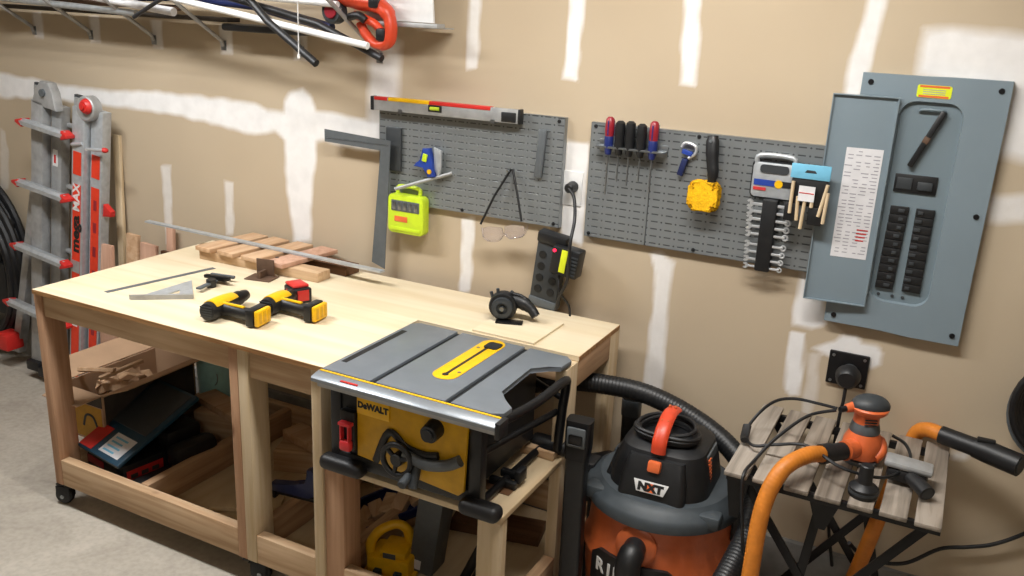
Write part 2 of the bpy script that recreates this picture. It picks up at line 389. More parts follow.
b = MB(); b.box(XL-.1, XR+.1, YF-.1, YW+.12, -.1, 0); struct(b.build('floor', floor_material()))
b = MB(); b.box(XL, XR, YW-.022, YW+.12, 0, .215, bev=.004); struct(b.build('baseboard_back', 'conc'))

# ceiling lamps that light the bench
def lamp(x, y, w, d, power, col, label):
    t = thing('ceiling_light', label, 'ceiling light', (x, y, ZC-.05))
    b = MB(); b.box(-w/2-.02, w/2+.02, -d/2-.03, d/2+.03, .02, .05, bev=.005); b.build('housing', 'white', t)
    for yy in (-d/4, d/4):
        b = MB(); b.cyl((-w/2, yy, .005), (w/2, yy, .005), .014, n=12); b.build('tube', 'lamp', t)
    l = bpy.data.lights.new('ceiling_lamp_light', 'AREA'); l.shape = 'RECTANGLE'; l.size = w; l.size_y = d; l.energy = power; l.color = col
    o = bpy.data.objects.new('ceiling_lamp_light', l); C.objects.link(o); o.location = (x, y, ZC-.075)
    return t
lamp(-.75, 1.80, 1.2, .22, 46, (1, .985, .965), 'twin tube ceiling light over the table saw end of the workbench')
lamp(-2.9, 1.70, 1.2, .22, 52, (.96, .98, 1), 'unseen twin tube ceiling light added to brighten the ladder end of the workbench')  # extra out-of-view lamp, added because the left side was too dark
lamp(.2, -1.3, 1.2, .22, 13, (1, .985, .97), 'twin tube ceiling light further back in the garage')
w = bpy.data.worlds.new('world'); SC.world = w; w.use_nodes = True
w.node_tree.nodes['Background'].inputs[0].default_value = (.8, .85, .95, 1); w.node_tree.nodes['Background'].inputs[1].default_value = .02

# ------------------------------------------------------------------ camera (solved from the wall, bench and panel edges)
cam = bpy.data.cameras.new('camera'); co = bpy.data.objects.new('camera', cam); C.objects.link(co); SC.camera = co
cam.sensor_width = 36; cam.lens = 894.22/1024*36; cam.clip_start = .05
R0, R1, R2 = V((0.8862769, 0.46105597, 0.0440529)), V((0.17571494, -0.24671315, -0.95302512)), V((-0.42852949, 0.8523849, -0.29967058))
mm = Matrix((R0, -R1, -R2)).transposed().to_4x4(); mm.translation = V((0, 0, 1.965)); co.matrix_world = mm
SC.view_settings.view_transform = 'Standard'; SC.view_settings.look = 'None'; SC.view_settings.gamma = 1; SC.view_settings.use_curve_mapping = False
SC.view_settings.exposure = 0
# ------------------------------------------------------------------ workbench
ZT = .905
bench = thing('workbench', 'rolling plywood-topped pine workbench with open lower bays and a notch for the table saw', 'workbench', (-1.98, 2.42, 0))
b = MB()
b.prism([(-2.955, 1.975), (-1.615, 1.975), (-1.615, 2.49), (-1.0, 2.49), (-1.0, 2.855), (-2.955, 2.86)], .017, (0, 0, ZT-.017), bev=.001)
top = b.build('bench_top', 'ply', bench, True)
b = MB(); b.box(-2.954, -1.616, 1.9735, 1.977, ZT-.0168, ZT-.001); b.build('ply_edge', 'plyedge', top, True)
b = MB(); b.box(-1.0, -.9985, 2.492, 2.853, ZT-.0168, ZT-.001); b.build('ply_edge', 'plyedge', top, True)
def stick(name, m, x0, x1, y0, y1, z0, z1, bev=.003):
    q = MB(); q.box(x0, x1, y0, y1, z0, z1, bev=bev); return q.build(name, m, bench, True)
zt = ZT-.017
for m, a in (('pinep_z', (-2.965, -2.925, 1.985, 2.075, .10, zt)), ('pinep_z', (-2.965, -2.925, 2.77, 2.86, .10, zt)),
          ('pinep_z', (-2.013, -1.975, 1.985, 2.075, .10, zt)), ('pale', (-1.9745, -1.93, 1.985, 2.075, .10, zt)),
          ('pale', (-1.675, -1.636, 1.985, 2.075, .10, zt)), ('pinep_z', (-1.634, -1.56, 1.992, 2.08, .10, .565)),
          ('pale', (-1.075, -1.0, 1.985, 2.03, .10, .565)), ('pale', (-1.04, -1.0, 2.40, 2.49, .10, zt)),
          ('pale', (-1.04, -1.0, 2.775, 2.862, .10, zt)), ('pinep_z', (-1.995, -1.955, 2.77, 2.86, .10, zt)),
          ('pine_z', (-1.50, -1.46, 2.775, 2.86, .10, zt))):
    stick('leg', m, *a)
for a in ((-2.924, -2.014, 1.987, 2.025, .10, .21), (-1.929, -1.676, 1.987, 2.025, .10, .21), (-1.559, -1.076, 1.987, 2.025, .10, .21),
          (-2.924, -1.996, 2.82, 2.858, .10, .21), (-1.954, -1.501, 2.82, 2.858, .10, .21), (-1.459, -1.041, 2.82, 2.858, .10, .21)):
    stick('bottom_rail', 'pine_x', *a)
for a in ((-2.96, -2.925, 2.076, 2.769, .10, .21), (-2.53, -2.492, 2.026, 2.819, .10, .21), (-1.99, -1.95, 2.076, 2.769, .10, .21),
          (-1.64, -1.60, 2.082, 2.819, .10, .21), (-1.04, -1.0, 2.031, 2.399, .10, .21), (-1.04, -1.0, 2.491, 2.774, .10, .21)):
    stick('cross_rail', 'pine_y', *a)
for a in ((-2.924, -2.014, 1.992, 2.03, .80, zt), (-1.929, -1.676, 1.992, 2.03, .79, zt), (-2.924, -1.996, 2.82, 2.858, .80, zt), (-1.954, -1.041, 2.82, 2.858, .80, zt), (-1.6, -1.041, 2.495, 2.53, .80, zt)):
    stick('apron', 'pine_x', *a)
for a in ((-2.96, -2.925, 2.076, 2.769, .80, zt), (-1.04, -1.0, 2.491, 2.774, .80, zt), (-1.66, -1.625, 2.076, 2.494, .80, zt)):
    stick('side_apron', 'pine_y', *a)
b = MB(); b.box(-2.92, -1.045, 2.03, 2.815, .085, .099); b.build('bottom_shelf', 'ply2', bench, True)
# shelf that carries the saw
b = MB(); b.box(-1.634, -.995, 1.975, 2.40, .566, .584, bev=.001); b.box(-1.634, -1.045, 2.40, 2.49, .566, .584)
b.build('saw_shelf', 'ply2', bench, True)
b = MB(); b.box(-1.13, -1.012, 2.36, 2.398, .585, .612, bev=.002); b.build('stop_block', 'pine_x', bench, True)
b = MB(); b.box(-1.145, -1.035, 2.10, 2.15, .5841, .5855); b.build('shelf_slot', 'brownw', bench, True)
# casters
def caster(x, y, a):
    t = MB(); t.T = Matrix.Translation((x, y, 0)) @ Matrix.Rotation(rad(a), 4, 'Z')
    t.box(-.035, .035, -.03, .03, .094, .0995, bev=.001); t.cyl((0, 0, .08), (0, 0, .094), .02)
    t.box(-.012, .045, -.021, -.016, .03, .082, bev=.002); t.box(-.012, .045, .016, .021, .03, .082, bev=.002)
    t.box(-.02, .045, -.02, .02, .076, .082, bev=.002)
    o = t.build('caster', 'blackm', bench, True)
    t = MB(); t.T = Matrix.Translation((x, y, 0)) @ Matrix.Rotation(rad(a), 4, 'Z')
    t.lathe([(.03, -.014), (.036, -.009), (.036, .009), (.03, .014)], (.02, 0, .0365), (0, 1, 0), 22); t.build('wheel', 'blackr', o, True)
    t = MB(); t.T = Matrix.Translation((x, y, 0)) @ Matrix.Rotation(rad(a), 4, 'Z')
    t.cyl((.02, -.024, .0365), (.02, .024, .0365), .008, n=12); t.build('axle', 'steel', o, True)
for x, y, a in ((-2.94, 2.02, 200), (-1.97, 2.02, 20), (-1.63, 2.03, -20), (-1.04, 2.02, 10), (-2.92, 2.80, 160), (-1.04, 2.80, 30)): caster(x, y, a)

# ------------------------------------------------------------------ table saw
saw = thing('table_saw', 'yellow and black jobsite table saw with grey table, set level in the bench notch', 'table saw', (-1.30, 2.2, .585))
Z = .912
b = MB()
b.prism([(-1.605, 1.957), (-1.432, 1.957), (-1.432, 2.455), (-1.58, 2.455), (-1.605, 2.43)], .016, (0, 0, Z-.016), bev=.002)
b.prism([(-1.412, 1.957), (-1.178, 1.957), (-1.178, 2.455), (-1.412, 2.455)], .016, (0, 0, Z-.016), bev=.002)
b.prism([(-1.158, 1.957), (-1.03, 1.957), (-1.0, 1.975), (-.998, 2.02), (-1.04, 2.055), (-1.075, 2.10), (-1.082, 2.30), (-1.04, 2.345), (-1.005, 2.36), (-1.0, 2.43), (-1.025, 2.455), (-1.158, 2.455)], .016, (0, 0, Z-.016), bev=.002)
b.box(-1.432, -1.412, 1.957, 2.455, Z-.016, Z-.010); b.box(-1.178, -1.158, 1.957, 2.455, Z-.016, Z-.010)
tt = b.build('table_top', 'sawtop', saw, True)
b = MB(); b.box(-1.431, -1.413, 1.96, 2.452, Z-.010, Z-.0085); b.box(-1.177, -1.159, 1.96, 2.452, Z-.010, Z-.0085); b.build('miter_slot', 'sawdk', tt, True)
b = MB(); b.box(-1.592, -1.572, 2.03, 2.36, Z-.001, Z+.0006); b.build('rail_slot', 'sawdk', tt, True)
b = MB(); b.prism(rrect(.082, .37, .04, 8, -1.272, 2.265), .0016, (0, 0, Z), bev=.0004); ins = b.build('throat_plate', 'yellow', saw, True)
b = MB(); b.box(-1.277, -1.267, 2.12, 2.40, Z+.0014, Z+.0022); b.prism(rrect(.05, .055, .012, 4, -1.262, 2.395), .004, (0, 0, Z+.001)); b.cyl((-1.272, 2.115, Z), (-1.272, 2.115, Z+.003), .010, n=14)
b.build('blade_slot', 'sawdk', ins, True)
for q in ((-1.245, 2.15, Z+.001), (-1.298, 2.36, Z+.001)):
    b = MB(); b.cyl(q, V(q)+V((0, 0, .0015)), .006, n=12); b.build('screw', 'steel', ins, True)
# front rail with its yellow scale
b = MB(); b.prism([(0, 0), (.042, 0), (.046, .003), (.046, .018), (.04, .023), (.005, .015), (0, .010)], .62, (-1.61, 1.908, .887), (0, 1, 0), (0, 0, 1), bev=.001)
fr = b.build('fence_rail', 'railm', saw, True)
b = MB(); b.box(-1.605, -.995, 1.9440, 1.952, .9085, .9112); b.build('scale_strip', 'yellow', fr, True)
b = MB(); b.box(-1.51, -1.45, 1.918, 1.926, .9000, .9065); b.build('red_marking', 'red', fr, True)
b = MB(); b.box(-1.60, -.99, 1.925, 1.95, .866, .884, bev=.002); b.build('lower_rail', 'alud', fr, True)
b = MB(); b.box(-.99, -.974, 1.903, 1.955, .866, .914, bev=.003); b.build('rail_end_cap', 'black', fr, True)
# housing
b = MB(); b.box(-1.55, -1.10, 1.985, 2.40, .625, .893, bev=.012); b.box(-1.56, -1.48, 1.972, 2.02, .63, .885, bev=.006); b.box(-1.10, -1.06, 1.965, 2.005, .60, .885, bev=.006)
b.box(-1.585, -1.545, 1.965, 2.005, .60, .885, bev=.006)
b.box(-1.57, -1.07, 1.965, 2.0, .605, .65, bev=.006)
b.box(-1.40, -1.15, 2.38, 2.44, .64, .85, bev=.01)
body = b.build('housing', 'black', saw, True)
b = MB(); b.prism([(-1.478, .658), (-1.24, .640), (-1.125, .628), (-1.107, .645), (-1.100, .868), (-1.478, .868)], .012, (0, 1.968, 0), (1, 0, 0), (0, 0, 1), bev=.003)
fp = b.build('front_panel', 'yellowd', saw, True)
# the panel front is at y 1.956
b = MB(); b.box(-1.475, -1.36, 1.951, 1.960, .80, .862, bev=.002); b.build('logo_plate', 'yellow', fp, True)
text('brand_lettering', 'DeWALT', .027, 'blacktx', fp, (-1.417, 1.9507, .830), bold=.0016, world=True)
b = MB()
b.tube([(-1.37+.26*math.sin(rad(a)), 1.950, .86-.26*math.cos(rad(a))+.06) for a in range(-8, 62, 7)][0:1]+[(-1.36, 1.952, .768), (-1.30, 1.950, .738), (-1.24, 1.950, .730), (-1.19, 1.950, .740)], .012, smooth=5, flat=.6)
b.build('bevel_scale', 'black', fp, True)
b = MB(); b.tube([(-1.30, 1.945, .722), (-1.23, 1.942, .706), (-1.16, 1.942, .722), (-1.115, 1.945, .748)], .017, smooth=6, n=12); b.build('bevel_lever', 'mgrey', fp, True)
b = MB(); b.cyl((-1.205, 1.965, .822), (-1.205, 1.915, .815), .030, .027, 24, bev=.004); b.cyl((-1.205, 1.916, .815), (-1.205, 1.908, .815), .018, n=20); b.build('fence_lock_knob', 'black', fp, True)
# hand wheel
hc = V((-1.318, 1.93, .700))
b = MB(); b.tube([hc+V((.048*math.cos(2*PI*i/28), 0, .048*math.sin(2*PI*i/28))) for i in range(28)], .009, closed=True)
b.cyl(hc+V((0, .04, 0)), hc+V((0, -.008, 0)), .020, bev=.003)
for a in (20, 140, 260): b.tube([hc+V((.015*math.cos(rad(a)), 0, .015*math.sin(rad(a)))), hc+V((.047*math.cos(rad(a)), 0, .047*math.sin(rad(a))))], .007)
hw = b.build('hand_wheel', 'black', saw, True)
b = MB(); b.cyl(hc+V((.045, -.002, -.035)), hc+V((.05, -.05, -.045)), .012, .014, bev=.003); b.cyl(hc+V((.06, .02, .0)), hc+V((.062, -.01, -.07)), .013, .015, bev=.003); b.build('wheel_handle', 'dgrey', hw, True)
# switch
b = MB(); b.box(-1.535, -1.48, 1.945, 1.972, .67, .80, bev=.006); sw = b.build('switch_box', 'black', saw, True)
b = MB(); b.box(-1.525, -1.485, 1.925, 1.947, .675, .71, bev=.008); b.box(-1.522, -1.518, 1.928, 1.945, .71, .765); b.box(-1.494, -1.490, 1.928, 1.945, .71, .765); b.box(-1.527, -1.483, 1.925, 1.947, .758, .768, bev=.002)
b.build('stop_paddle', 'pinkred', sw, True)
# roll cage and feet
b = MB()
b.tube([(-1.075, 1.99, .60), (-1.075, 2.40, .60)], .013); b.tube([(-1.04, 1.975, .862), (-1.0, 2.16, .865), (-.985, 2.34, .875), (-.99, 2.375, .85), (-1.0, 2.38, .76), (-1.01, 2.385, .62)], .015, smooth=5)
b.tube([(-1.075, 2.0, .76), (-1.02, 2.38, .75)], .011)
b.tube([(-1.075, 2.385, .60), (-1.0, 2.385, .62)], .012); b.tube([(-1.075, 2.0, .60), (-1.075, 2.0, .80)], .012)
b.tube([(-1.0, 2.38, .80), (-1.12, 2.42, .82)], .010)
b.build('roll_cage', 'blackm', saw, True)
for x0, x1, y in ((-1.61, -1.45, 1.955), (-1.115, -.985, 1.955), (-1.12, -.975, 2.42), (-1.62, -1.49, 2.42)):
    b = MB(); b.box(x0, x1, y-.03, y+.03, .5855, .635, bev=.022, seg=4); b.build('foot', 'blackr', saw, True)
b = MB(); b.box(-1.10, -1.03, 2.165, 2.185, .60, .625, bev=.004); b.box(-1.045, -1.025, 2.15, 2.20, .598, .64, bev=.004); b.box(-1.12, -1.03, 2.13, 2.15, .5865, .61, bev=.004); b.build('wrench_hook', 'black', saw, True)
# ------------------------------------------------------------------ pegboards
def peg_material():
    m = bpy.data.materials.new('slotted_grey_steel'); m.use_nodes = True
    nt = m.node_tree; N = nt.nodes; L = nt.links; b = N['Principled BSDF']
    b.inputs['Roughness'].default_value = .33; b.inputs['Metallic'].default_value = .45
    tc = N.new('ShaderNodeTexCoord'); sp = N.new('ShaderNodeSeparateXYZ'); L.new(tc.outputs['Object'], sp.inputs[0])
    def mth(op, a, c=None, d=None):
        n = N.new('ShaderNodeMath'); n.operation = op
        for i, q in enumerate((a, c, d)):
            if q is None: continue
            if isinstance(q, (int, float)): n.inputs[i].default_value = q
            else: L.new(q, n.inputs[i])
        return n.outputs[0]
    x = mth('FRACT', mth('MULTIPLY', sp.outputs['X'], 1/.0508)); z = mth('FRACT', mth('MULTIPLY', sp.outputs['Z'], 1/.0254))
    ax = mth('ABSOLUTE', mth('SUBTRACT', x, .5)); az = mth('ABSOLUTE', mth('SUBTRACT', z, .5))
    slot = mth('MULTIPLY', mth('LESS_THAN', ax, .24), mth('LESS_THAN', az, .085))
    hx = mth('MULTIPLY', mth('SUBTRACT', .5, ax), .0508); hz = mth('MULTIPLY', az, .0254)
    hole = mth('LESS_THAN', mth('ADD', mth('MULTIPLY', hx, hx), mth('MULTIPLY', hz, hz)), .0032**2)
    k = mth('MAXIMUM', slot, hole)
    mx = N.new('ShaderNodeMixRGB'); L.new(k, mx.inputs[0]); mx.inputs[1].default_value = lin('#8b9092')+(1,); mx.inputs[2].default_value = lin('#54575a')+(1,)
    L.new(mx.outputs[0], b.inputs['Base Color'])
    bp = N.new('ShaderNodeBump'); bp.invert = True; bp.inputs['Strength'].default_value = .5; bp.inputs['Distance'].default_value = .002
    L.new(k, bp.inputs['Height']); L.new(bp.outputs[0], b.inputs['Normal'])
    return m
M['peg'] = peg_material()
def pegboard(x0, x1, z0, z1, label, screws):
    t = thing('pegboard', label, 'pegboard', ((x0+x1)/2, YW, z0), group=None)
    b = MB(); b.box(x0, x1, 2.906, 2.909, z0, z1); b.box(x0, x0+.003, 2.906, YW, z0, z1); b.box(x1-.003, x1, 2.906, YW, z0, z1)
    b.box(x0, x1, 2.906, YW, z1-.003, z1); b.box(x0, x1, 2.906, YW, z0, z0+.003)
    b.build('panel', 'peg', t, True)
    for sx, sz in screws:
        b = MB(); b.cyl((sx, 2.906, sz), (sx, 2.901, sz), .007, .005, n=12); b.build('screw', 'black', t, True)
pegboard(-2.075, -1.282, 1.205, 1.602, 'grey slotted metal pegboard nearest the ladder, a level along its top edge', ((-1.72, 1.59), (-1.305, 1.588), (-1.69, 1.215), (-1.305, 1.218)))
pegboard(-1.182, -.954, 1.193, 1.598, 'narrow grey metal pegboard section behind the row of screwdrivers', ((-1.165, 1.585), (-1.165, 1.205)))
pegboard(-.952, -.34, 1.193, 1.598, 'grey metal pegboard section behind the yellow mitt brush and the wrench rack', ((-.80, 1.586), (-.78, 1.205)))

PF = 2.905   # front of the pegboards
# spirit level resting along the top edge
t = thing('spirit_level', 'long grey and red spirit level lying along the top of the left pegboard', 'level', (-1.762, 2.88, 1.57))
t.rotation_euler = (0, rad(-.4), 0)
b = MB(); b.box(-.315, .315, -.012, .012, -.005, .045, bev=.002); body = b.build('body', 'alud', t)
b = MB(); b.box(-.245, -.06, -.0135, .0135, .034, .047, bev=.001); b.build('yellow_band', 'yellow', body)
b = MB(); b.box(-.06, .20, -.0135, .0135, .034, .047, bev=.001); b.build('red_band', 'red', body)
b = MB(); b.box(-.31, -.25, -.0135, .0135, .034, .046, bev=.001); b.build('red_end_band', 'red', body)
b = MB(); b.box(-.327, -.312, -.015, .015, -.006, .047, bev=.003); b.build('end_cap', 'black', body)
b = MB(); b.box(.312, .322, -.015, .015, -.006, .047, bev=.003); b.build('end_cap', 'black', body)
b = MB(); b.box(-.065, -.005, -.014, .014, .008, .034, bev=.003); v = b.build('vial_frame', 'black', body)
b = MB(); b.cyl((-.055, -.012, .021), (-.015, -.012, .021), .007, n=12); b.build('vial', 'lime', v)
b = MB(); b.box(.245, .305, -.0145, .014, -.002, .034, bev=.003); b.build('end_vial_frame', 'black', body)
for x in (-1.95, -1.55):
    b = MB(); b.box(x-.008, x+.008, 2.862, 2.906, 1.560, 1.564); b.box(x-.008, x+.008, 2.862, 2.865, 1.560, 1.575); tag(b.build('shelf_hook', 'steel'), 'small steel hook under the %s part of the spirit level on the left pegboard' % ('left' if x < -1.7 else 'right'), 'hook')
# framing square hooked over the left edge
t = thing('framing_square', 'dark steel framing square hanging at the left edge of the left pegboard', 'square', (-2.032, 2.872, 1.43))
b = MB(); b.prism([(-.285, -.02+.055), (-.285, -.02+.005), (-.012, -.012-.01), (-.075+.02, -.48), (-.012+.02, -.50), (.035, -.012+.03), (.035, .02)], .003, (0, 0, 0), (1, 0, 0), (0, 0, 1))
b.build('blade', 'mgrey', t)
b = MB(); b.box(-.275, .02, -.0045, -.0032, .0, .002); b.build('scale_line', 'steel', t)
# lime case hanging from the board
t = thing('accessory_case', 'lime green bit case with clear window hanging below the left pegboard', 'case', (-1.92, 2.885, 1.17))
b = MB(); b.prism(rrect(.165, .155, .02, 4, 0, 0), .045, (0, .02, 0), (1, 0, 0), (0, 0, 1), bev=.005); cs = b.build('shell', 'lime', t)
b = MB(); b.tube([(-.05, 0, .075), (-.045, 0, .105), (.045, 0, .105), (.05, 0, .075)], .008, smooth=4); b.build('handle', 'lime', t)
b = MB(); b.box(-.065, .065, -.0275, -.024, .012, .055, bev=.002); w_ = b.build('window', 'mgrey', cs)
for i in range(5):
    b = MB(); b.box(-.058+i*.025, -.042+i*.025, -.0295, -.0275, .018, .05, bev=.001); b.build('bit', 'steel', w_)
b = MB(); b.box(-.05, .01, -.027, -.0245, -.03, -.008, bev=.001); b.build('orange_sticker', 'orange', cs)
b = MB(); b.box(-.07, .07, -.029, -.024, -.066, -.052, bev=.002); b.build('latch', 'lime', cs)
# blue clamp
t = thing('spring_clamp', 'small blue clamp with silver jaw hanging on the left pegboard', 'clamp', (-1.82, 2.888, 1.385), (0, 12, 0))
b = MB(); b.prism([(-.04, .045), (-.01, .055), (.015, .0), (.035, -.045), (.005, -.055), (-.02, -.02), (-.065, -.035), (-.055, -.015), (-.035, 0)], .022, (0, 0, 0), (1, 0, 0), (0, 0, 1), bev=.004); bb = b.build('body', 'blue', t)
b = MB(); b.prism([(.0, .06), (.035, .058), (.05, -.01), (.045, -.045), (.02, -.02)], .012, (0, .004, 0), (1, 0, 0), (0, 0, 1), bev=.002); b.build('jaw', 'alu', t)
b = MB(); b.cyl((.012, -.018, -.03), (.012, -.028, -.03), .009, n=12); b.build('pivot', 'yellow', bb)
b = MB(); b.box(-.03, -.01, -.026, -.0215, .0, .03, bev=.001); b.build('yellow_mark', 'lime', bb)
# steel hook arm
b = MB(); b.tube([(-1.955, 2.84, 1.272), (-1.90, 2.855, 1.292), (-1.735, 2.90, 1.352)], .007); tag(b.build('hook_arm', 'alud'), 'thin dull metal rod slanting above the lime case on the left pegboard', 'rod')
b = MB(); b.box(-2.035, -1.965, 2.892, 2.905, 1.33, 1.50, bev=.004); tag(b.build('dark_reflection', 'dgrey'), 'dark upright strip standing for a reflection on the left pegboard behind the framing square', 'reflection')  # dark strip paints what is mostly a reflection in the board
# narrow clear tube
b = MB(); b.box(-1.382, -1.350, 2.888, 2.904, 1.38, 1.555, bev=.006, rot=(0, 4, 0)); o = tag(b.build('steel_rasp', 'mgrey'), 'narrow grey metal tool hung upright at the right end of the left pegboard', 'tool')
# safety glasses
t = thing('safety_glasses', 'clear safety glasses hanging by a dark strap under the left pegboard', 'glasses', (-1.485, 2.872, 1.185))
def lensp(cx, a): 
    b = MB(); P = [(-.045, .02), (-.02, .026), (.035, .022), (.042, .0), (.03, -.022), (-.02, -.03), (-.044, -.012)]
    b.prism(P, .004, (cx, -.02, -.005+a), (1, 0, .15), (0, 0, 1), bev=.001); return b
lensp(-.035, -.02).build('lens', 'lens', t); lensp(.055, .0).build('lens', 'lens', t)
b = MB(); b.tube([(-.085, -.022, -.01), (-.07, -.024, -.052), (-.01, -.03, -.048), (.015, -.03, -.018), (.04, -.03, -.03), (.09, -.024, -.012), (.105, -.02, .025)], .003, smooth=4); b.build('rim', 'lens', t)
b = MB(); b.tube([(-.095, -.015, .0), (-.05, -.0, .11), (.005, .02, .215)], .0045); b.build('temple_arm', 'black', t)
b = MB(); b.tube([(.075, -.015, .035), (.045, .0, .13), (.012, .02, .215)], .0045); b.build('temple_arm', 'black', t)
b = MB(); b.tube([(0, .036, .21), (0, 0, .205), (0, -.005, .215)], .003); b.build('hook', 'steel', t)

# screwdriver rack and drivers
t = thing('screwdriver_rack', 'narrow clear and steel rack bar holding the screwdrivers', 'rack', (-1.02, 2.89, 1.525))
b = MB(); b.box(-.125, .12, -.035, .014, -.004, .003, bev=.001); b.box(-.125, .12, .011, .0145, -.02, .02, bev=.001); b.build('shelf_bar', 'steel', t)
specs = [(-1.10, 'red', 1, .098, 'red and blue handled screwdriver at the left end of the rack'), (-1.062, 'black', 0, .088, 'black screwdriver beside the leftmost red and blue one'),
         (-1.025, 'black', 0, .09, 'middle of the three black screwdrivers in the rack'), (-.985, 'black', 0, .085, 'black screwdriver next to the right-hand red and blue one'),
         (-.943, 'red', 1, .098, 'red and blue handled screwdriver at the right end of the rack')]
for i, (x, c, two, hl, lab) in enumerate(specs):
    s = thing('screwdriver', lab, 'screwdriver', (x, 2.870, 1.530), group='screwdrivers in the rack')
    k = .0155 if two else .017
    b = MB(); b.lathe([(k*.6, -.03), (k*.75, -.02), (k, 0), (k*.95, hl*.35), (k*1.05, hl*.6), (k*.95, hl*.9), (k*.5, hl*.98)], (0, 0, 0), (0, 0, 1), 12)
    h = b.build('handle', 'crimson' if two else 'black', s)
    if two:
        b = MB(); b.lathe([(k*.64, -.031), (k*.8, -.02), (k*1.03, -.004), (k*1.0, .03), (k*.9, .033)], (0, 0, 0), (0, 0, 1), 12); b.build('ferrule', 'dblue', h)
        for a in (0, 120, 240):
            b = MB(); b.box(-.002, .002, -.001, .001, .035, hl*.85); 
            b.T = Matrix.Identity(4); bmesh.ops.transform(b.bm, matrix=Matrix.Rotation(rad(a), 4, 'Z') @ Matrix.Translation((0, -k, 0)), verts=b.bm.verts); b.build('stripe', 'dblue', h)
    L_ = (.17, .12, .13, .11, .14)[i]
    b = MB(); b.cyl((0, 0, -.03), (0, 0, -L_+.006), .0035, n=8); b.cyl((0, 0, -L_+.008), (0, 0, -L_), .0042, .0022, n=8); b.build('shaft', 'steel', s)
# small blue tool
t = thing('tube_cutter', 'small blue and chrome cutter hanging left of the yellow brush', 'cutter', (-.832, 2.893, 1.52), (0, 14, 0)); t.scale = (.85, .85, .9)
b = MB(); b.box(-.012, .012, -.012, .012, -.075, -.01, bev=.004); b.build('knob', 'navy', t)
b = MB(); b.tube([(-.03, 0, .025), (-.02, 0, .045), (.02, 0, .045), (.03, 0, .02), (.01, 0, -.005)], .006, smooth=4); b.build('frame', 'chrome', t)
b = MB(); b.box(-.022, .02, -.01, .008, .005, .022, bev=.003); b.build('jaw', 'blue', t)
# detailing brush
t = thing('wash_brush', 'yellow shaggy wash brush with black handle hanging head down', 'brush', (-.748, 2.862, 1.435)); t.scale = (.9, .9, .92)
b = MB(); b.tube([(.018, .0, .01), (.02, 0, .05), (.012, .005, .09), (.005, .012, .135), (.0, .022, .175)], [.016, .020, .021, .022, .024, .024, .02], smooth=4, n=14, flat=.8); h = b.build('handle', 'black', t)
b = MB(); b.cyl((.0, .012, .158), (.0, -.005, .160), .006, n=10); b.build('hang_hole', 'mgrey', h)
b = MB(); b.prism(rrect(.108, .102, .02, 6), .055, (-.004, .028, -.035), (1, 0, 0), (0, 0, 1), bev=.02)
bmesh.ops.subdivide_edges(b.bm, edges=b.bm.edges[:], cuts=2, use_grid_fill=True)
bmesh.ops.triangulate(b.bm, faces=b.bm.faces[:]); bmesh.ops.subdivide_edges(b.bm, edges=b.bm.edges[:], cuts=1)
random.seed(4)
for v in b.bm.verts: v.co += V((random.uniform(-1, 1), random.uniform(-1, 1), random.uniform(-1, 1)))*.0035
b.build('sponge_head', 'sponge', t)
# wrench rack
t = thing('wrench_set', 'combination wrench set racked on a grey and black holder', 'wrench set', (-.540, 2.89, 1.430))
b = MB(); b.prism(rrect(.147, .122, .016, 4, 0, .045), .008, (0, .013, 0), (1, 0, 0), (0, 0, 1)); b.build('backing', 'black', t)
b = MB(); b.prism(rrect(.135, .11, .014, 4, 0, .045), .022, (0, .012, 0), (1, 0, 0), (0, 0, 1), bev=.003); b.build('label_card', 'alu', t)
b = MB(); b.tube([(-.058, -.002, .095), (-.05, -.002, .122), (.05, -.002, .122), (.058, -.002, .095)], .008, smooth=4); b.build('hanger', 'alu', t)
b = MB(); b.prism(rrect(.09, .026, .01, 4, 0, .082), .003, (0, -.0105, 0), (1, 0, 0), (0, 0, 1)); b.build('grip_opening', 'dgrey', t)
b = MB(); b.box(-.06, .015, -.0125, -.0105, .028, .047); b.build('blue_label', 'blue', t)
b = MB(); b.box(.018, .06, -.0125, -.0105, .028, .047); b.build('black_label', 'blacktx', t)
b = MB(); b.cyl((.018, -.0105, .037), (.018, -.0135, .037), .013, n=16); b.build('yellow_disc', 'yellow', t)
b = MB(); b.box(-.06, -.02, -.0125, -.0105, .012, .022); b.build('red_label', 'redtx', t)
b = MB(); b.box(-.022, .026, -.028, .012, -.25, -.012, bev=.006); b.build('spine', 'black', t)
for i in range(9):
    z = -.032-i*.0245-(.01 if i > 4 else 0); w1 = .062-.0012*i; k = 1-.03*i
    b = MB(); b.T = Matrix.Rotation(rad(0), 4, 'X')
    b.box(-w1, w1+.004, -.022, -.014, z-.0045*k, z+.0045*k, bev=.002)
    # open end on the left, ring end on the right
    a0 = rad(40)
    P = [(.0125*k*math.cos(a0+j*(2*PI-2*a0)/10), .0125*k*math.sin(a0+j*(2*PI-2*a0)/10)) for j in range(11)]
    P += [(.0055*k*math.cos(2*PI-a0-j*(2*PI-2*a0)/6), .0055*k*math.sin(2*PI-a0-j*(2*PI-2*a0)/6)) for j in range(7)]
    P = [(-p[0], p[1]) for p in P][::-1]
    b.prism(P, .009, (-w1, -.0135, z), (1, 0, 0), (0, 0, 1)); 
    b.tube([(w1+.004+.009*k*math.cos(2*PI*j/14), -.018, z+.009*k*math.sin(2*PI*j/14)) for j in range(14)], .0036*k, n=6, closed=True)
    b.build('wrench', 'chrome', t)
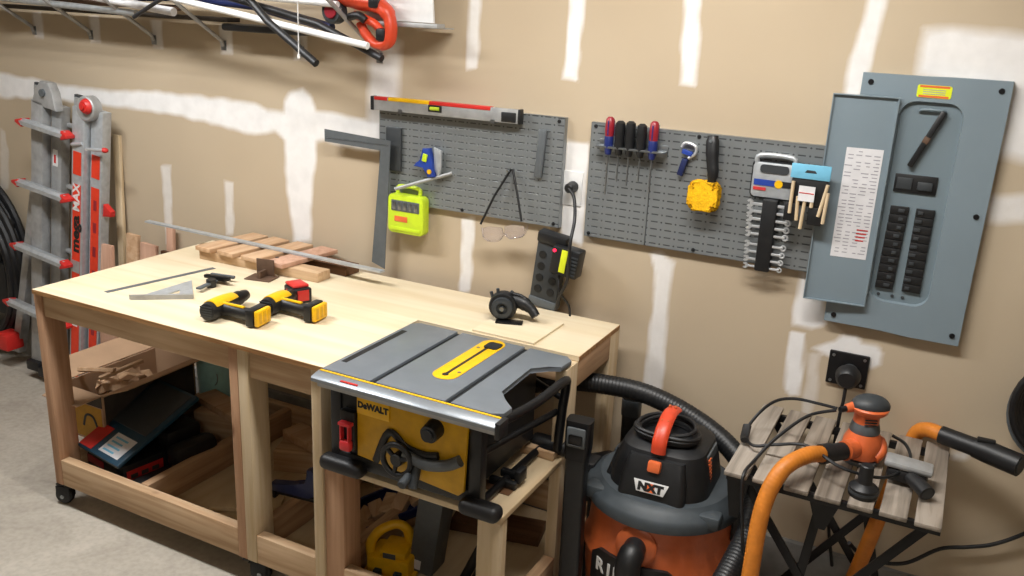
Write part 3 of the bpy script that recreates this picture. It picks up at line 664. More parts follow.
# foam brush pack
t = thing('foam_brush_pack', 'pack of wooden-handled black foam brushes under a sky blue card', 'brush pack', (-.418, 2.836, 1.448))
b = MB(); b.box(-.062, .055, -.012, -.006, .055, .10, bev=.002); h = b.build('header_card', 'skyb', t)
b = MB(); b.prism([(-.018, .0), (-.012, .008), (.012, .008), (.018, 0)], .001, (-.003, -.0122, .075), (1, 0, 0), (0, 0, 1)); b.build('hang_slot', 'dgrey', h)
b = MB(); b.box(-.058, .05, -.008, .014, -.03, .055, bev=.005); b.build('inner_foam', 'black', t)
for x, a, z0, z1 in ((-.05, 0, -.055, .045), (-.027, -3, -.075, .0), (-.012, 2, -.10, .0), (.012, 0, -.03, .01), (.036, 9, -.055, .045), (.052, 2, -.075, .02)):
    b = MB(); b.cyl((x, -.014, z0), (x+math.sin(rad(a))*(z1-z0), -.014, z1), .0055, n=10); b.build('brush_handle', 'pale', t)
for x, z in ((-.052, -.055), (.02, -.06)):
    b = MB(); b.box(x-.016, x+(.018 if x < 0 else .028), -.012, .012, z-.025, z+.03, bev=.003); b.build('foam_head', 'black', t)
b = MB(); b.box(-.03, .018, -.0215, -.0195, -.012, .035); l = b.build('price_label', 'paper', t)
b = MB(); b.box(-.028, .016, -.0222, -.0215, .012, .015); b.build('pink_line', 'redtx', l)

# ------------------------------------------------------------------ breaker panel
t = thing('breaker_panel', 'grey-blue electrical breaker panel with its door open', 'breaker panel', (-.13, YW, 1.045))
F = YW-.032; RC = (-.122, 1.448)
inner = rrect(.172, .615, .045, 5, *RC); outer = []
for g, (sx, sy) in enumerate(((1, 1), (-1, 1), (-1, -1), (1, -1))):
    cxx = {(1, 1): (.072, 1.828), (-1, 1): (-.325, 1.826), (-1, -1): (-.327, 1.046), (1, -1): (.068, 1.041)}[(sx, sy)]
    for i in range(6):
        x, z = inner[g*6+i]; side = (i < 3) == (g in (0, 2))
        if i == 2: outer.append(cxx)
        else: outer.append((cxx[0], z) if side else (x, cxx[1]))
b = MB()
vo = [b.bm.verts.new((x, YW, z)) for x, z in outer]; vf = [b.bm.verts.new((x, F, z)) for x, z in outer]
wi = [b.bm.verts.new((x, F, z)) for x, z in inner]; wb = [b.bm.verts.new((RC[0]+(x-RC[0])*.97, F+.014, RC[1]+(z-RC[1])*.99)) for x, z in inner]
for i in range(24):
    j = (i+1) % 24
    b.bm.faces.new((vo[i], vo[j], vf[j], vf[i])); b.bm.faces.new((vf[i], vf[j], wi[j], wi[i])); b.bm.faces.new((wi[i], wi[j], wb[j], wb[i]))
cv = b.build('cover', 'panel', t, True)
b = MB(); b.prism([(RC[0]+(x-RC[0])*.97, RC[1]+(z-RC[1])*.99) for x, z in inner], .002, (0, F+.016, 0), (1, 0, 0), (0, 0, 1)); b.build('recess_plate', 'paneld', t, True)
for x, z in ((-.30, 1.80), (.046, 1.80), (.046, 1.44), (.046, 1.07), (-.30, 1.07)):
    b = MB(); b.cyl((x, F, z), (x, F-.004, z), .0085, .007, n=14); b.build('cover_screw', 'blackm', cv, True)
b = MB(); b.prism(rrect(.092, .036, .006, 3, -.125, 1.785), .0012, (0, F, 0), (1, 0, 0), (0, 0, 1)); lb = b.build('warning_label', 'hvb', t, True)
for z in (1.799, 1.771):
    b = MB(); b.box(-.165, -.085, F-.0018, F-.0012, z-.003, z+.003); b.build('label_band', 'orange', lb, True)
for i in range(3):
    b = MB(); b.box(-.155, -.095, F-.0018, F-.0012, 1.79-i*.006-.001, 1.79-i*.006+.001); b.build('label_print', 'greytx', lb, True)
G = F+.014
b = MB(); b.box(-.19, -.072, G-.006, G, 1.485, 1.540, bev=.002); mb = b.build('main_breaker', 'black', t, True)
b = MB(); b.box(-.125, -.083, G-.014, G-.006, 1.497, 1.522, bev=.003); b.build('main_lever', 'dgrey', mb, True)
b = MB(); b.box(-.183, -.14, G-.010, G-.006, 1.495, 1.53, bev=.002); b.build('main_block', 'dgrey', mb, True)
for col, x0 in ((0, -.188), (1, -.116)):
    for k in range(10):
        z = 1.442-k*.0262; x = x0-(.0006*k if col == 0 else 0)
        b = MB(); b.box(x, x+.052, G-.010, G, z-.0245, z, bev=.0015); br = b.build('circuit_breaker', 'black', t, True)
        xx = x+(.032 if col == 0 else .012); d = .006 if k % 3 else -.003
        b = MB(); b.box(xx-.007+d*(1 if col == 0 else -1)*.5, xx+.009, G-.014, G-.010, z-.017, z-.007, bev=.001); b.build('toggle', 'dgrey', br, True)
b = MB(); b.tube([(-.155, G-.004, 1.725), (-.145, G-.012, 1.733), (-.095, G-.012, 1.733), (-.085, G-.004, 1.728)], .004, smooth=3); b.build('latch_pull', 'paneld', t, True)
for x in (-.17, -.13, -.10):
    b = MB(); b.cyl((x-.01, G, 1.16), (x-.01, G-.003, 1.16), .005, n=10); b.build('small_screw', 'dgrey', t, True)
# door leaf, hinged on the left of the opening
hx = -.212; an = rad(6); dr = V((-math.cos(an), -math.sin(an), 0)); hin = V((hx, F-.006, 0))
W_ = .186
b = MB(); nrm = V((-math.sin(an), math.cos(an), 0))
def leaf(u0, u1, z0, z1, d0, d1):   # box on the leaf: u from the hinge outward, d towards the room
    q = []
    for u, d in ((u0, d0), (u1, d0), (u1, d1), (u0, d1)):
        q.append(hin+dr*u-nrm*d)
    return [(p.x, p.y) for p in q], z0, z1
def leafbox(b, *a):
    P, z0, z1 = leaf(*a); b.prism(P, z1-z0, (0, 0, z0))
leafbox(b, 0, W_, 1.118, 1.762, 0, .003); leafbox(b, 0, .004, 1.118, 1.762, .003, .013); leafbox(b, W_-.003, W_, 1.118, 1.762, .003, .013); leafbox(b, .004, W_-.003, 1.118, 1.121, .003, .013); leafbox(b, .004, W_-.003, 1.759, 1.762, .003, .013)
dl = b.build('door', 'panel', t, True)
b = MB(); leafbox(b, .020, .125, 1.266, 1.606, .0032, .0042); pp = b.build('circuit_directory', 'paper', dl, True)
random.seed(2)
b = MB()
for r in range(30):
    z = 1.597-r*.0108
    for u in (.026, .052, .078, .102):
        if random.random() < .8: leafbox(b, u, u+random.uniform(.010, .022), z-.0028, z, .0042, .0047)
b.build('directory_print', 'greytx', pp, True)
b = MB()
for r in range(4): leafbox(b, .027+r*.003, .060, 1.355-r*.011, 1.359-r*.011, .0047, .0052)
b.build('red_note', 'redtx', pp, True)
for z in (1.18, 1.44, 1.70):
    b = MB(); b.cyl((hx, F-.006, z-.02), (hx, F-.006, z+.02), .005, n=10); b.build('hinge', 'paneld', t, True)
b = MB(); leafbox(b, W_-.002, W_+.012, 1.445, 1.475, -.004, .010); b.build('door_latch', 'black', dl, True)
# marker stuck across the recess
t = thing('marker', 'black marker held slantwise in the breaker panel above the main switch', 'marker', (-.122, F+.003, 1.648), (0, 22, 0))
b = MB(); b.box(-.0085, .0085, -.008, .008, -.09, .09, bev=.004); b.build('barrel', 'black', t)
b = MB(); b.box(-.0092, .0092, -.0088, .0088, -.012, .008, bev=.002); b.build('clip_band', 'rust', t)

# ------------------------------------------------------------------ outlets, plugs, power strip
t = thing('wall_outlet', 'black double outlet box low on the wall under the breaker panel', 'outlet', (-.233, YW, .885))
b = MB(); b.box(-.062, .062, -.012, .001, -.055, .058, bev=.003); b.build('plate', 'blackm', t)
b = MB(); b.cyl((.008, -.012, .0), (.008, -.03, 0), .026, bev=.003); b.build('receptacle', 'dgrey', t)
for x, z in ((-.048, .045), (.048, .045), (-.048, -.043), (.048, -.043)):
    b = MB(); b.cyl((x, -.012, z), (x, -.015, z), .005, n=10); b.build('screw', 'steel', t)
t = thing('right_angle_plug', 'black round plug in the outlet under the breaker panel with cord going down', 'plug', (-.225, 2.885, .88))
b = MB(); b.cyl((0, .01, 0), (0, -.035, -.005), .040, .034, bev=.008); b.build('plug_body', 'black', t)
b = MB(); b.tube([(0, -.02, -.03), (.0, -.025, -.08), (-.004, -.02, -.14), (-.005, -.01, -.30), (.01, .0, -.50), (.05, .01, -.70)], .0055, smooth=5); b.build('cord', 'black', t)
t = thing('receptacle_plug', 'round black plug in the socket between the two pegboards, its cord hanging down', 'plug', (-1.244, 2.91, 1.36))
b = MB(); b.cyl((0, .019, 0), (0, -.03, 0), .021, .017, bev=.005); b.build('plug_body', 'black', t)
b = MB(); b.tube([(0, -.025, 0), (.03, -.04, -.03), (.05, -.07, -.10), (.06, -.118, -.17), (.058, -.118, -.30), (.02, -.09, -.38), (-.005, -.06, -.448)], .006, smooth=6); b.build('cord', 'black', t)
b = MB(); b.box(-1.285, -1.21, 2.9255, 2.931, 1.29, 1.415, bev=.002); o = b.build('outlet_plate', 'white'); tag(o, 'white outlet plate in the gap between the pegboards', 'outlet plate')
t = thing('power_strip', 'dark grey power strip leaning upright against the wall on the bench corner', 'power strip', (-1.315, 2.885, .907), (5, 8, 0))
b = MB(); b.box(-.055, .055, -.02, .02, .0, .265, bev=.006); s = b.build('body', 'dgrey', t)
b = MB(); b.box(-.058, .060, -.028, .022, .252, .295, bev=.010); b.build('top_cap', 'black', t)
b = MB(); b.box(-.057, .057, -.026, .021, .0, .035, bev=.006); b.build('foot_cap', 'mgrey', t)
for i in range(4):
    for x in (-.026, .026):
        b = MB(); b.cyl((x, -.020, .07+i*.046), (x, -.0225, .07+i*.046), .015, n=16); b.build('socket', 'black', s)
t = thing('battery_charger', 'black battery charger with a yellow label plugged beside the power strip', 'charger', (-1.212, 2.838, 1.108), (0, 8, 0))
b = MB(); b.box(-.052, .054, -.03, .034, -.052, .052, bev=.008); s = b.build('case', 'black', t)
b = MB(); b.box(-.014, .010, -.0325, -.030, -.038, .046, bev=.001); b.build('yellow_label', 'hvb', s)
b = MB(); b.cyl((-.042, -.03, .035), (-.042, -.033, .035), .006, n=10); b.build('indicator_light', 'led', s)
for i in range(6):
    b = MB(); b.box(.022, .05, -.0325, -.029, -.04+i*.013, -.034+i*.013); b.build('vent_rib', 'dgrey', s)
b = MB(); b.tube([(-.02, 0, -.055), (.0, -.02, -.11), (.04, .0, -.16), (.055, .0, -.205)], .0045, smooth=5); b.build('cord', 'black', t)
# black cord along the foot of the wall
b = MB(); b.tube([(-.13, 2.80, .34), (-.09, 2.85, .28), (-.03, 2.885, .252), (.05, 2.90, .27), (.135, 2.90, .352), (.21, 2.90, .385), (.28, 2.90, .42), (.36, 2.90, .49), (.45, 2.90, .60)], .0065, smooth=6); tag(b.build('extension_cord', 'black'), 'black cord drooping low along the wall right of the slatted table', 'cord')
# coil on the right
t = thing('hose_reel', 'black coiled cord with grey rim hanging on the wall at the right edge', 'cord reel', (.37, 2.90, .915))
for j in range(4):
    b = MB(); rr = .13-.008*j
    b.tube([(rr*math.cos(2*PI*i/30)+.0*j, -.045+.014*j, 1.15*rr*math.sin(2*PI*i/30)) for i in range(30)], .011, n=8, closed=True); b.build('coil', 'blackr', t)
b = MB(); b.tube([(.135*math.cos(rad(a)), -.02, .155*math.sin(rad(a))-.02) for a in range(110, 251, 10)], .007, n=8); b.build('rim', 'mgrey', t)
b = MB(); b.cyl((0, .029, .14), (0, -.05, .14), .008, n=10); b.build('hook', 'steel', t)
# ------------------------------------------------------------------ ladder
t = thing('articulated_ladder', 'folded aluminium multi-position ladder with red-orange decals standing against the wall', 'ladder', (-4.0, 2.745, .012), (-2, 7, 0))
def rail(x0, z0, x1, z1, y, w, m='alu', name='rail'):
    b = MB(); P = [(x0-w/2, z0), (x0+w/2, z0), (x1+w/2, z1), (x1-w/2, z1)]
    b.prism(P, .05, (0, y+.05, 0), (1, 0, 0), (0, 0, 1), bev=.004); return b.build(name, m, t)
ra = rail(.178, .03, .178, 1.46, -.03, .080); rb = rail(.268, .03, .264, 1.46, .0, .076)
rd = rail(-.125, .03, -.120, 1.43, -.02, .080, 'alud'); re = rail(-.035, .03, -.035, 1.42, .02, .070, 'alud')
rf = rail(-.365, .03, -.17, 1.25, .03, .05, 'alud')
for r_, x0, x1, y, tx in ((ra, .178, .178, -.0308, 1), (rb, .268, .265, -.0008, 0)):
    b = MB(); b.prism([(x0-.027, .10), (x0+.027, .10), (x1+.027, 1.10), (x1-.027, 1.10)], .0012, (0, y, 0), (1, 0, 0), (0, 0, 1)); dc = b.build('red_decal', 'redo', r_)
    b = MB(); b.prism([(x1-.027, 1.145), (x1+.027, 1.145), (x1+.027, 1.255), (x1-.027, 1.255)], .0012, (0, y, 0), (1, 0, 0), (0, 0, 1)); b.build('top_decal', 'redo', r_)
    if tx:
        text('lettering', 'mega', .070, 'blacktx', dc, (x1-.002, y-.0016, .855), (0, 0, 1), (-1, 0, 0), bold=.003, sx=1.25)
        text('lettering', 'MAX', .062, 'white', dc, (x1, y-.0016, 1.035), (0, 0, 1), (-1, 0, 0), bold=.002, sx=1.0)
        text('lettering', 'Little Giant', .050, 'white', dc, (x1, y-.0016, .50), (0, 0, 1), (-1, 0, 0), bold=.0015, sx=1.1)
        b = MB(); b.box(x1-.027, x1+.027, y-.0025, y-.001, .66, .72); b.build('grey_square', 'alud', dc)
    else:
        for q in (.35, .50, .64, .76, .88, .99):
            b = MB(); b.box(x1-.008, x1+.012, y-.0025, y-.001, q, q+.05); b.build('dark_lettering', 'crimson', dc)
for z, x0, x1 in ((1.322, -.165, .135), (1.02, -.195, .135), (.69, -.215, .135), (.37, -.275, .135)):
    b = MB(); b.prism([(-.024, -.012), (.012, -.020), (.032, -.010), (.032, .010), (-.010, .020), (-.026, .008)], x1-x0, (x0, -.055, z), (0, 1, 0), (0, 0, 1), bev=.002)
    r_ = b.build('rung', 'alu', t)
    for x, s_ in ((x0, -1), (x1, 1)):
        b = MB(); b.prism([(-.008, .022), (.03, .006), (.03, -.006), (-.008, -.022)] if s_ > 0 else [(.008, .02), (-.035, .006), (-.035, -.006), (.008, -.02)], .05, (x-.004*s_, -.030, z), (1, 0, 0), (0, 0, 1), bev=.004); b.build('gusset', 'red', r_)
    b = MB(); b.box(x0+.05, x1+.10, .05, .075, z+.004, z+.024, bev=.005); b.build('rear_rung', 'alud', t)
# hinges
b = MB(); b.prism([(-.085, -.055), (.085, -.06), (.06, .02), (.03, .062), (-.025, .062), (-.06, .02)], .05, (-.075, .03, 1.465), (1, 0, 0), (0, 0, 1), bev=.008); h = b.build('hinge', 'alud', t)
b = MB(); b.cyl((-.075, -.02, 1.475), (-.075, -.03, 1.475), .018, n=16); b.build('hinge_knob', 'mgrey', h)
b = MB(); b.cyl((.225, -.035, 1.465), (.225, .02, 1.465), .058, bev=.006, n=26); h = b.build('hinge', 'alud', t)
b = MB(); b.cyl((.245, -.035, 1.48), (.245, -.06, 1.48), .036, .03, bev=.006); b.cyl((.245, -.06, 1.48), (.245, -.068, 1.48), .014, n=12); b.build('hinge_knob', 'red', h)
for x in (-.185, .095):
    b = MB(); b.box(x-.022, x+.022, .03, .05, 1.35, 1.50, bev=.003); br = b.build('outer_rail_top', 'dgrey', t)
    b = MB(); b.box(x-.008, x+.03, .018, .0295, 1.38, 1.49, bev=.003); b.cyl((x+.008, .018, 1.45), (x+.008, .014, 1.45), .008, n=12); b.build('clip_plate', 'alud', br)
for x0, x1 in ((.15, .21), (.25, .345)):
    b = MB(); b.cyl((x0, -.04, 1.285), (x1, -.03, 1.30), .008, n=10); b.build('lock_pin', 'chrome', t)
b = MB(); b.ball((.345, -.02, 1.30), (.018, .016, .012)); b.build('red_pin_knob', 'red', t)
b = MB(); b.prism([(-.018, .03), (.03, .004), (.03, -.02), (-.02, -.03)], .03, (.325, .04, 1.00), (1, 0, 0), (0, 0, 1), bev=.003); b.build('red_gusset', 'red', t)
b = MB(); b.box(-.055, -.022, .0175, .0205, 1.13, 1.21); w_ = b.build('white_sticker', 'white', re); b = MB(); b.box(-.045, -.032, .016, .0175, 1.145, 1.185); b.build('red_arrow', 'redtx', w_)
for x, m in ((-.375, 'red'), (-.125, 'blackr'), (-.035, 'blackr'), (.178, 'blackr'), (.282, 'blackr')):
    b = MB(); b.box(x-.05, x+.05, -.045, .055, .0, .055 if m != 'red' else .09, bev=.01, rot=(2, -7, 0))
    bmesh.ops.translate(b.bm, verts=b.bm.verts, vec=(0, 0, .012-.12*x if x < 0 else .03)); b.build('foot', m, t)

# black hose coil at the left edge
t = thing('hose_coil', 'large black hose coil hanging on the wall left of the ladder', 'hose', (-4.69, 2.855, .56))
random.seed(7)
for j in range(6):
    rx = .37-.028*(j % 3); rz = .44-.03*(j % 3)
    b = MB(); b.tube([(rx*math.cos(2*PI*i/36)+.01*j, .03-.02*j, rz*math.sin(2*PI*i/36)-.012*j) for i in range(36)], .02, n=8, closed=True); b.build('coil', 'blackr', t)
b = MB(); b.box(.06, .30, -.05, .06, .02, .28, bev=.03, rot=(0, 25, 0)); b.box(.05, .28, -.05, .06, -.30, .0, bev=.03); b.build('hose_bag', 'black', t)
b = MB(); b.cyl((0, .072, .40), (0, -.10, .40), .012, n=10); b.build('hook', 'steel', t)

# boards leaning on the wall between ladder and bench
def board(name, lab, m, x0, x1, y, h, th, a, lean=4, grp=None):
    t = thing(name, lab, 'board', ((x0+x1)/2, y, .003), (-lean, a, 0), grp)
    w_ = (x1-x0)/2; b = MB(); b.box(-w_, w_, 0, th, 0, h, bev=.0015); b.build('plank', m, t); return t
board('offcut_board', 'pinkish short board leaning beside the ladder', 'pinkw', -3.64, -3.53, 2.74, .80, .018, 0, 3)
board('offcut_board', 'pale short board leaning behind the pinkish one, tilted left', 'plank', -3.53, -3.455, 2.79, .86, .02, 3, 3)
board('offcut_board', 'tan short board leaning just right of the tilted one', 'pinkw', -3.45, -3.35, 2.79, .83, .02, 4, 3)
board('offcut_board', 'dark edged short board leaning second from the right of the offcuts', 'brownw', -3.335, -3.29, 2.82, .80, .02, 3, 3)
board('offcut_board', 'narrow tall pinkish offcut leaning nearest the workbench', 'pinkw', -3.30, -3.26, 2.85, .92, .02, 2, 2)
board('wood_stick', 'long thin pale stick leaning on the wall beside the ladder', 'pale', -3.615, -3.575, 2.845, 1.305, .02, 0, 3)

# ------------------------------------------------------------------ wall shelf with long stock
t = thing('bracket_shelf', 'white wire wall shelf high up with sloping bracket arms', 'shelf', (-3.1, YW, 1.97))
b = MB()
for k in range(9):
    y = 2.92-k*.048; b.tube([(-5.2, y, 2.02), (-1.95, y, 2.02)], .0032 if k not in (0, 8) else .005, n=6)
for k in range(66): b.tube([(-5.2+.05*k, 2.925, 2.027), (-5.2+.05*k, 2.535, 2.027)], .0018, n=5)
b.tube([(-5.2, 2.535, 1.99), (-1.95, 2.535, 1.99)], .004, n=6)
b.build('wire_deck', 'white', t, True)
for x in (-2.09, -2.475, -2.895, -3.31, -3.72, -4.12, -4.52):
    b = MB(); b.tube([(x, YW-.006, 1.752), (x, YW-.014, 1.775), (x, 2.56, 2.0)], .0085, n=8)
    b.build('bracket_arm', 'alud', t, True)
    b = MB(); b.box(x-.014, x+.014, YW-.004, YW, 1.735, 1.775, bev=.001); b.build('bracket_foot', 'steel', t, True)
def pipe(name, lab, m, pts, r, cat, grp=None):
    b = MB(); b.tube(pts, r, n=12); return tag(b.build(name, m), lab, cat, grp)
pipe('plastic_pipe', 'white plastic pipe ending near the orange tool on the wall shelf brackets', 'white', [(-1.905, 2.60, 1.815), (-3.15, 2.60, 1.985)], .0125, 'pipe')
pipe('plastic_pipe', 'upper white pipe just left of the orange tool, behind the bracket arms', 'white', [(-2.11, 2.70, 1.945), (-3.3, 2.70, 1.99)], .012, 'pipe')
pipe('rubber_tube', 'black tube poking down furthest right of the shelf brackets', 'blackr', [(-1.86, 2.62, 1.775), (-2.15, 2.64, 1.875), (-2.6, 2.66, 1.955), (-3.1, 2.66, 1.975)], .013, 'tube')
pipe('rubber_tube', 'black tube poking down just left of the hanging white string', 'blackr', [(-2.09, 2.55, 1.745), (-2.33, 2.58, 1.875), (-2.45, 2.6, 1.965)], .014, 'tube')
pipe('rubber_tube', 'dark navy bowed tube lying along the shelf brackets', 'navy', [(-2.2, 2.78, 1.86), (-2.6, 2.80, 1.925), (-3.0, 2.82, 1.945), (-3.4, 2.82, 1.93)], .018, 'tube')
pipe('metal_pipe', 'long silver pipe in the corner of the left shelf brackets', 'alu', [(-3.2, 2.75, 1.87), (-4.9, 2.75, 1.93)], .014, 'pipe')
pipe('metal_pipe', 'thin brownish pipe lying above the silver one on the shelf brackets', 'rust', [(-3.0, 2.80, 1.90), (-4.95, 2.80, 1.91)], .012, 'pipe')
pipe('plastic_pipe', 'short pale pipe lying over the third bracket from the left', 'paper', [(-2.95, 2.72, 1.885), (-3.75, 2.72, 1.96)], .017, 'pipe')
pipe('thin_stick', 'short black stick slanting between the second and fourth shelf brackets', 'blackr', [(-2.85, 2.60, 1.95), (-3.02, 2.58, 1.86)], .008, 'stick')
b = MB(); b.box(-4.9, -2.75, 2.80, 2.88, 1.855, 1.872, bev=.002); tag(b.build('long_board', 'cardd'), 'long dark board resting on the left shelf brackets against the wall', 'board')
b = MB(); b.box(-2.78, -2.36, 2.80, 2.905, 1.822, 1.85, bev=.01); tag(b.build('dark_case', 'black'), 'flat black case resting on the shelf brackets behind the pipes', 'case')
b = MB(); b.tube([(-2.14, 2.52, 2.0), (-2.142, 2.52, 1.775)], .0018, n=6); b.cyl((-2.142, 2.52, 1.775), (-2.142, 2.52, 1.76), .005, n=8); tag(b.build('hanging_string', 'white'), 'thin white pull string hanging from the wall shelf', 'string')
# orange tool
t = thing('orange_power_tool', 'orange plastic power tool with black grips at the right end of the wall shelf', 'power tool', (-2.01, 2.76, 1.885), (0, 0, 0)); t.scale = (.9, .9, .9)
b = MB(); b.tube([(-.30, 0, .15), (-.16, 0, .115), (-.06, .0, .085), (.03, 0, .075), (.085, 0, .04), (.10, 0, -.02), (.085, 0, -.07), (.03, 0, -.08), (-.02, 0, -.045), (-.05, 0, -.0)], [.05, .05, .045, .042, .036, .03, .03, .028, .024, .024, .022], smooth=5, n=14, flat=.8); bd = b.build('body', 'toolor', t)
b = MB(); b.tube([(-.07, -.01, .03), (-.03, -.012, .02), (.03, -.012, -.0), (.062, -.012, -.03)], .017, smooth=4); b.build('inner_frame', 'toolor', t)
b = MB(); b.box(.018, .062, -.045, -.0, .06, .105, bev=.008); b.build('cap', 'black', bd)
b = MB(); b.box(.045, .09, -.034, .02, -.065, -.015, bev=.01); b.build('grip', 'black', bd)
b = MB(); b.tube([(-.08, -.035, .02), (-.03, -.04, .03), (.0, -.035, .01)], .016, smooth=4); b.build('trigger', 'black', bd)
b = MB(); b.cyl((-.16, .0, .04), (-.16, -.05, .04), .05, bev=.006); b.build('blade_guard', 'dgrey', bd)
b = MB(); b.cyl((-.16, -.05, .04), (-.16, -.056, .04), .028, n=16); b.build('guard_cap', 'crimson', bd)
# metal tray
t = thing('metal_tray', 'white metal tray standing on a grey ledge at the right end of the wall shelf', 'tray', (-1.91, 2.845, 1.885))
b = MB(); b.prism([(-.16, .012), (.135, .012), (.115, .26), (-.16, .26)], .012, (0, -.02, 0), (1, 0, 0), (0, 0, 1), bev=.002); b.build('panel', 'white', t)
b = MB(); b.box(-.16, .165, -.0, .06, -.008, -.004); b.box(-.16, .165, -.055, -.0, -.006, .010, bev=.003); b.build('ledge', 'alud', t)

# ------------------------------------------------------------------ on the bench
T = ZT
def quad(name, lab, m, pts, h, cat, z=T, grp=None):
    b = MB(); b.prism(pts, h, (0, 0, z)); return tag(b.build(name, m), lab, cat, grp)
quad('plywood_offcut', 'thin pale plywood square lying on the bench behind the table saw', 'ply', [(-1.40, 2.497), (-1.165, 2.497), (-1.165, 2.735), (-1.40, 2.735)], .008, 'plywood')
quad('steel_ruler', 'narrow steel ruler lying on the bench left of the planks', 'mgrey', [(-2.725, 2.10), (-2.703, 2.096), (-2.620, 2.545), (-2.642, 2.549)], .0015, 'ruler')
t = thing('speed_square', 'triangular grey aluminium speed square lying on the bench', 'square', (-2.515, 2.205, T+.0005))
def ring_prism(b, outer, inner, h, z):
    n = len(outer); vo = [b.bm.verts.new((x, y, z)) for x, y in outer]; vi = [b.bm.verts.new((x, y, z)) for x, y in inner]
    to = [b.bm.verts.new((x, y, z+h)) for x, y in outer]; ti = [b.bm.verts.new((x, y, z+h)) for x, y in inner]
    for i in range(n):
        j = (i+1) % n
        b.bm.faces.new((to[i], to[j], ti[j], ti[i])); b.bm.faces.new((vo[j], vo[i], vi[i], vi[j])); b.bm.faces.new((vo[i], vo[j], to[j], to[i])); b.bm.faces.new((vi[j], vi[i], ti[i], ti[j]))
b = MB(); ring_prism(b, [(-.06, -.11), (.105, .02), (-.055, .165)], [(.0, -.025), (.04, .015), (.0, .055)], .004, 0); b.build('plate', 'alu', t)
b = MB(); b.prism([(-.068, -.115), (-.055, -.118), (.110, .012), (.102, .024)], .018, (0, 0, -.0003)); b.build('fence', 'alud', t)
# plank pile: two long boards with four planks across
t = thing('slatted_panel', 'small slatted wooden panel of four planks on two long boards on the bench', 'wooden panel', (-2.5, 2.7, T))
b = MB(); b.box(-2.78, -2.17, 2.62, 2.70, T, T+.038, bev=.002, rot=(0, 0, 1.5)); b.build('long_board', 'pine_x', t, True)
b = MB(); b.box(-2.66, -2.13, 2.765, 2.85, T, T+.038, bev=.002, rot=(0, 0, -2)); b.build('dark_board', 'brownw', t, True)
for x, m in ((-2.725, 'plank'), (-2.605, 'plank'), (-2.475, 'plank'), (-2.345, 'pinkw')):
    b = MB(); b.box(x-.047, x+.047, 2.595, 2.905, T+.040, T+.058, bev=.002, rot=(0, 0, -6)); b.build('cross_plank', m, t, True)
b = MB(); b.cyl((-2.40, 2.66, T+.058), (-2.40, 2.66, T+.0595), .008, n=12); b.build('screw_hole', 'blacktx', t, True)
t = thing('angle_bracket', 'small brown metal angle bracket standing in front of the plank panel', 'bracket', (-2.385, 2.560, T+.0005), (0, 0, 12))
b = MB(); b.box(-.055, .055, -.05, .03, 0, .004, bev=.001); b.build('base_plate', 'rust', t)
b = MB(); b.box(-.038, .038, .018, .024, .004, .07, bev=.001); b.build('upright_plate', 'rust', t)
b = MB(); b.box(-.006, .006, -.03, .018, .004, .03); b.build('rib', 'rust', t)
quad('straightedge', 'long silver aluminium straightedge lying across the planks and overhanging the bench', 'alu', [(-3.25, 2.748), (-3.25, 2.776), (-1.935, 2.745), (-1.935, 2.716)], .007, 'straightedge', z=T+.0595)
# small clamp
t = thing('small_clamp', 'small dark metal clamp lying on the bench beyond the left drill', 'clamp', (-2.46, 2.37, T), (0, 0, 10))
b = MB(); b.box(-.010, .010, -.09, .02, .012, .02, bev=.002); b.build('bar', 'mgrey', t)
b = MB(); b.box(-.055, .055, .02, .04, .02, .034, bev=.004); b.box(-.03, .03, .036, .06, .008, .022, bev=.004); b.build('jaw', 'blackm', t)
b = MB(); b.box(-.06, .045, .068, .082, .014, .026, bev=.003); b.build('moving_jaw', 'mgrey', t)
b = MB(); b.cyl((0, -.01, .0), (0, -.01, .03), .018, n=16); b.build('knob', 'black', t)

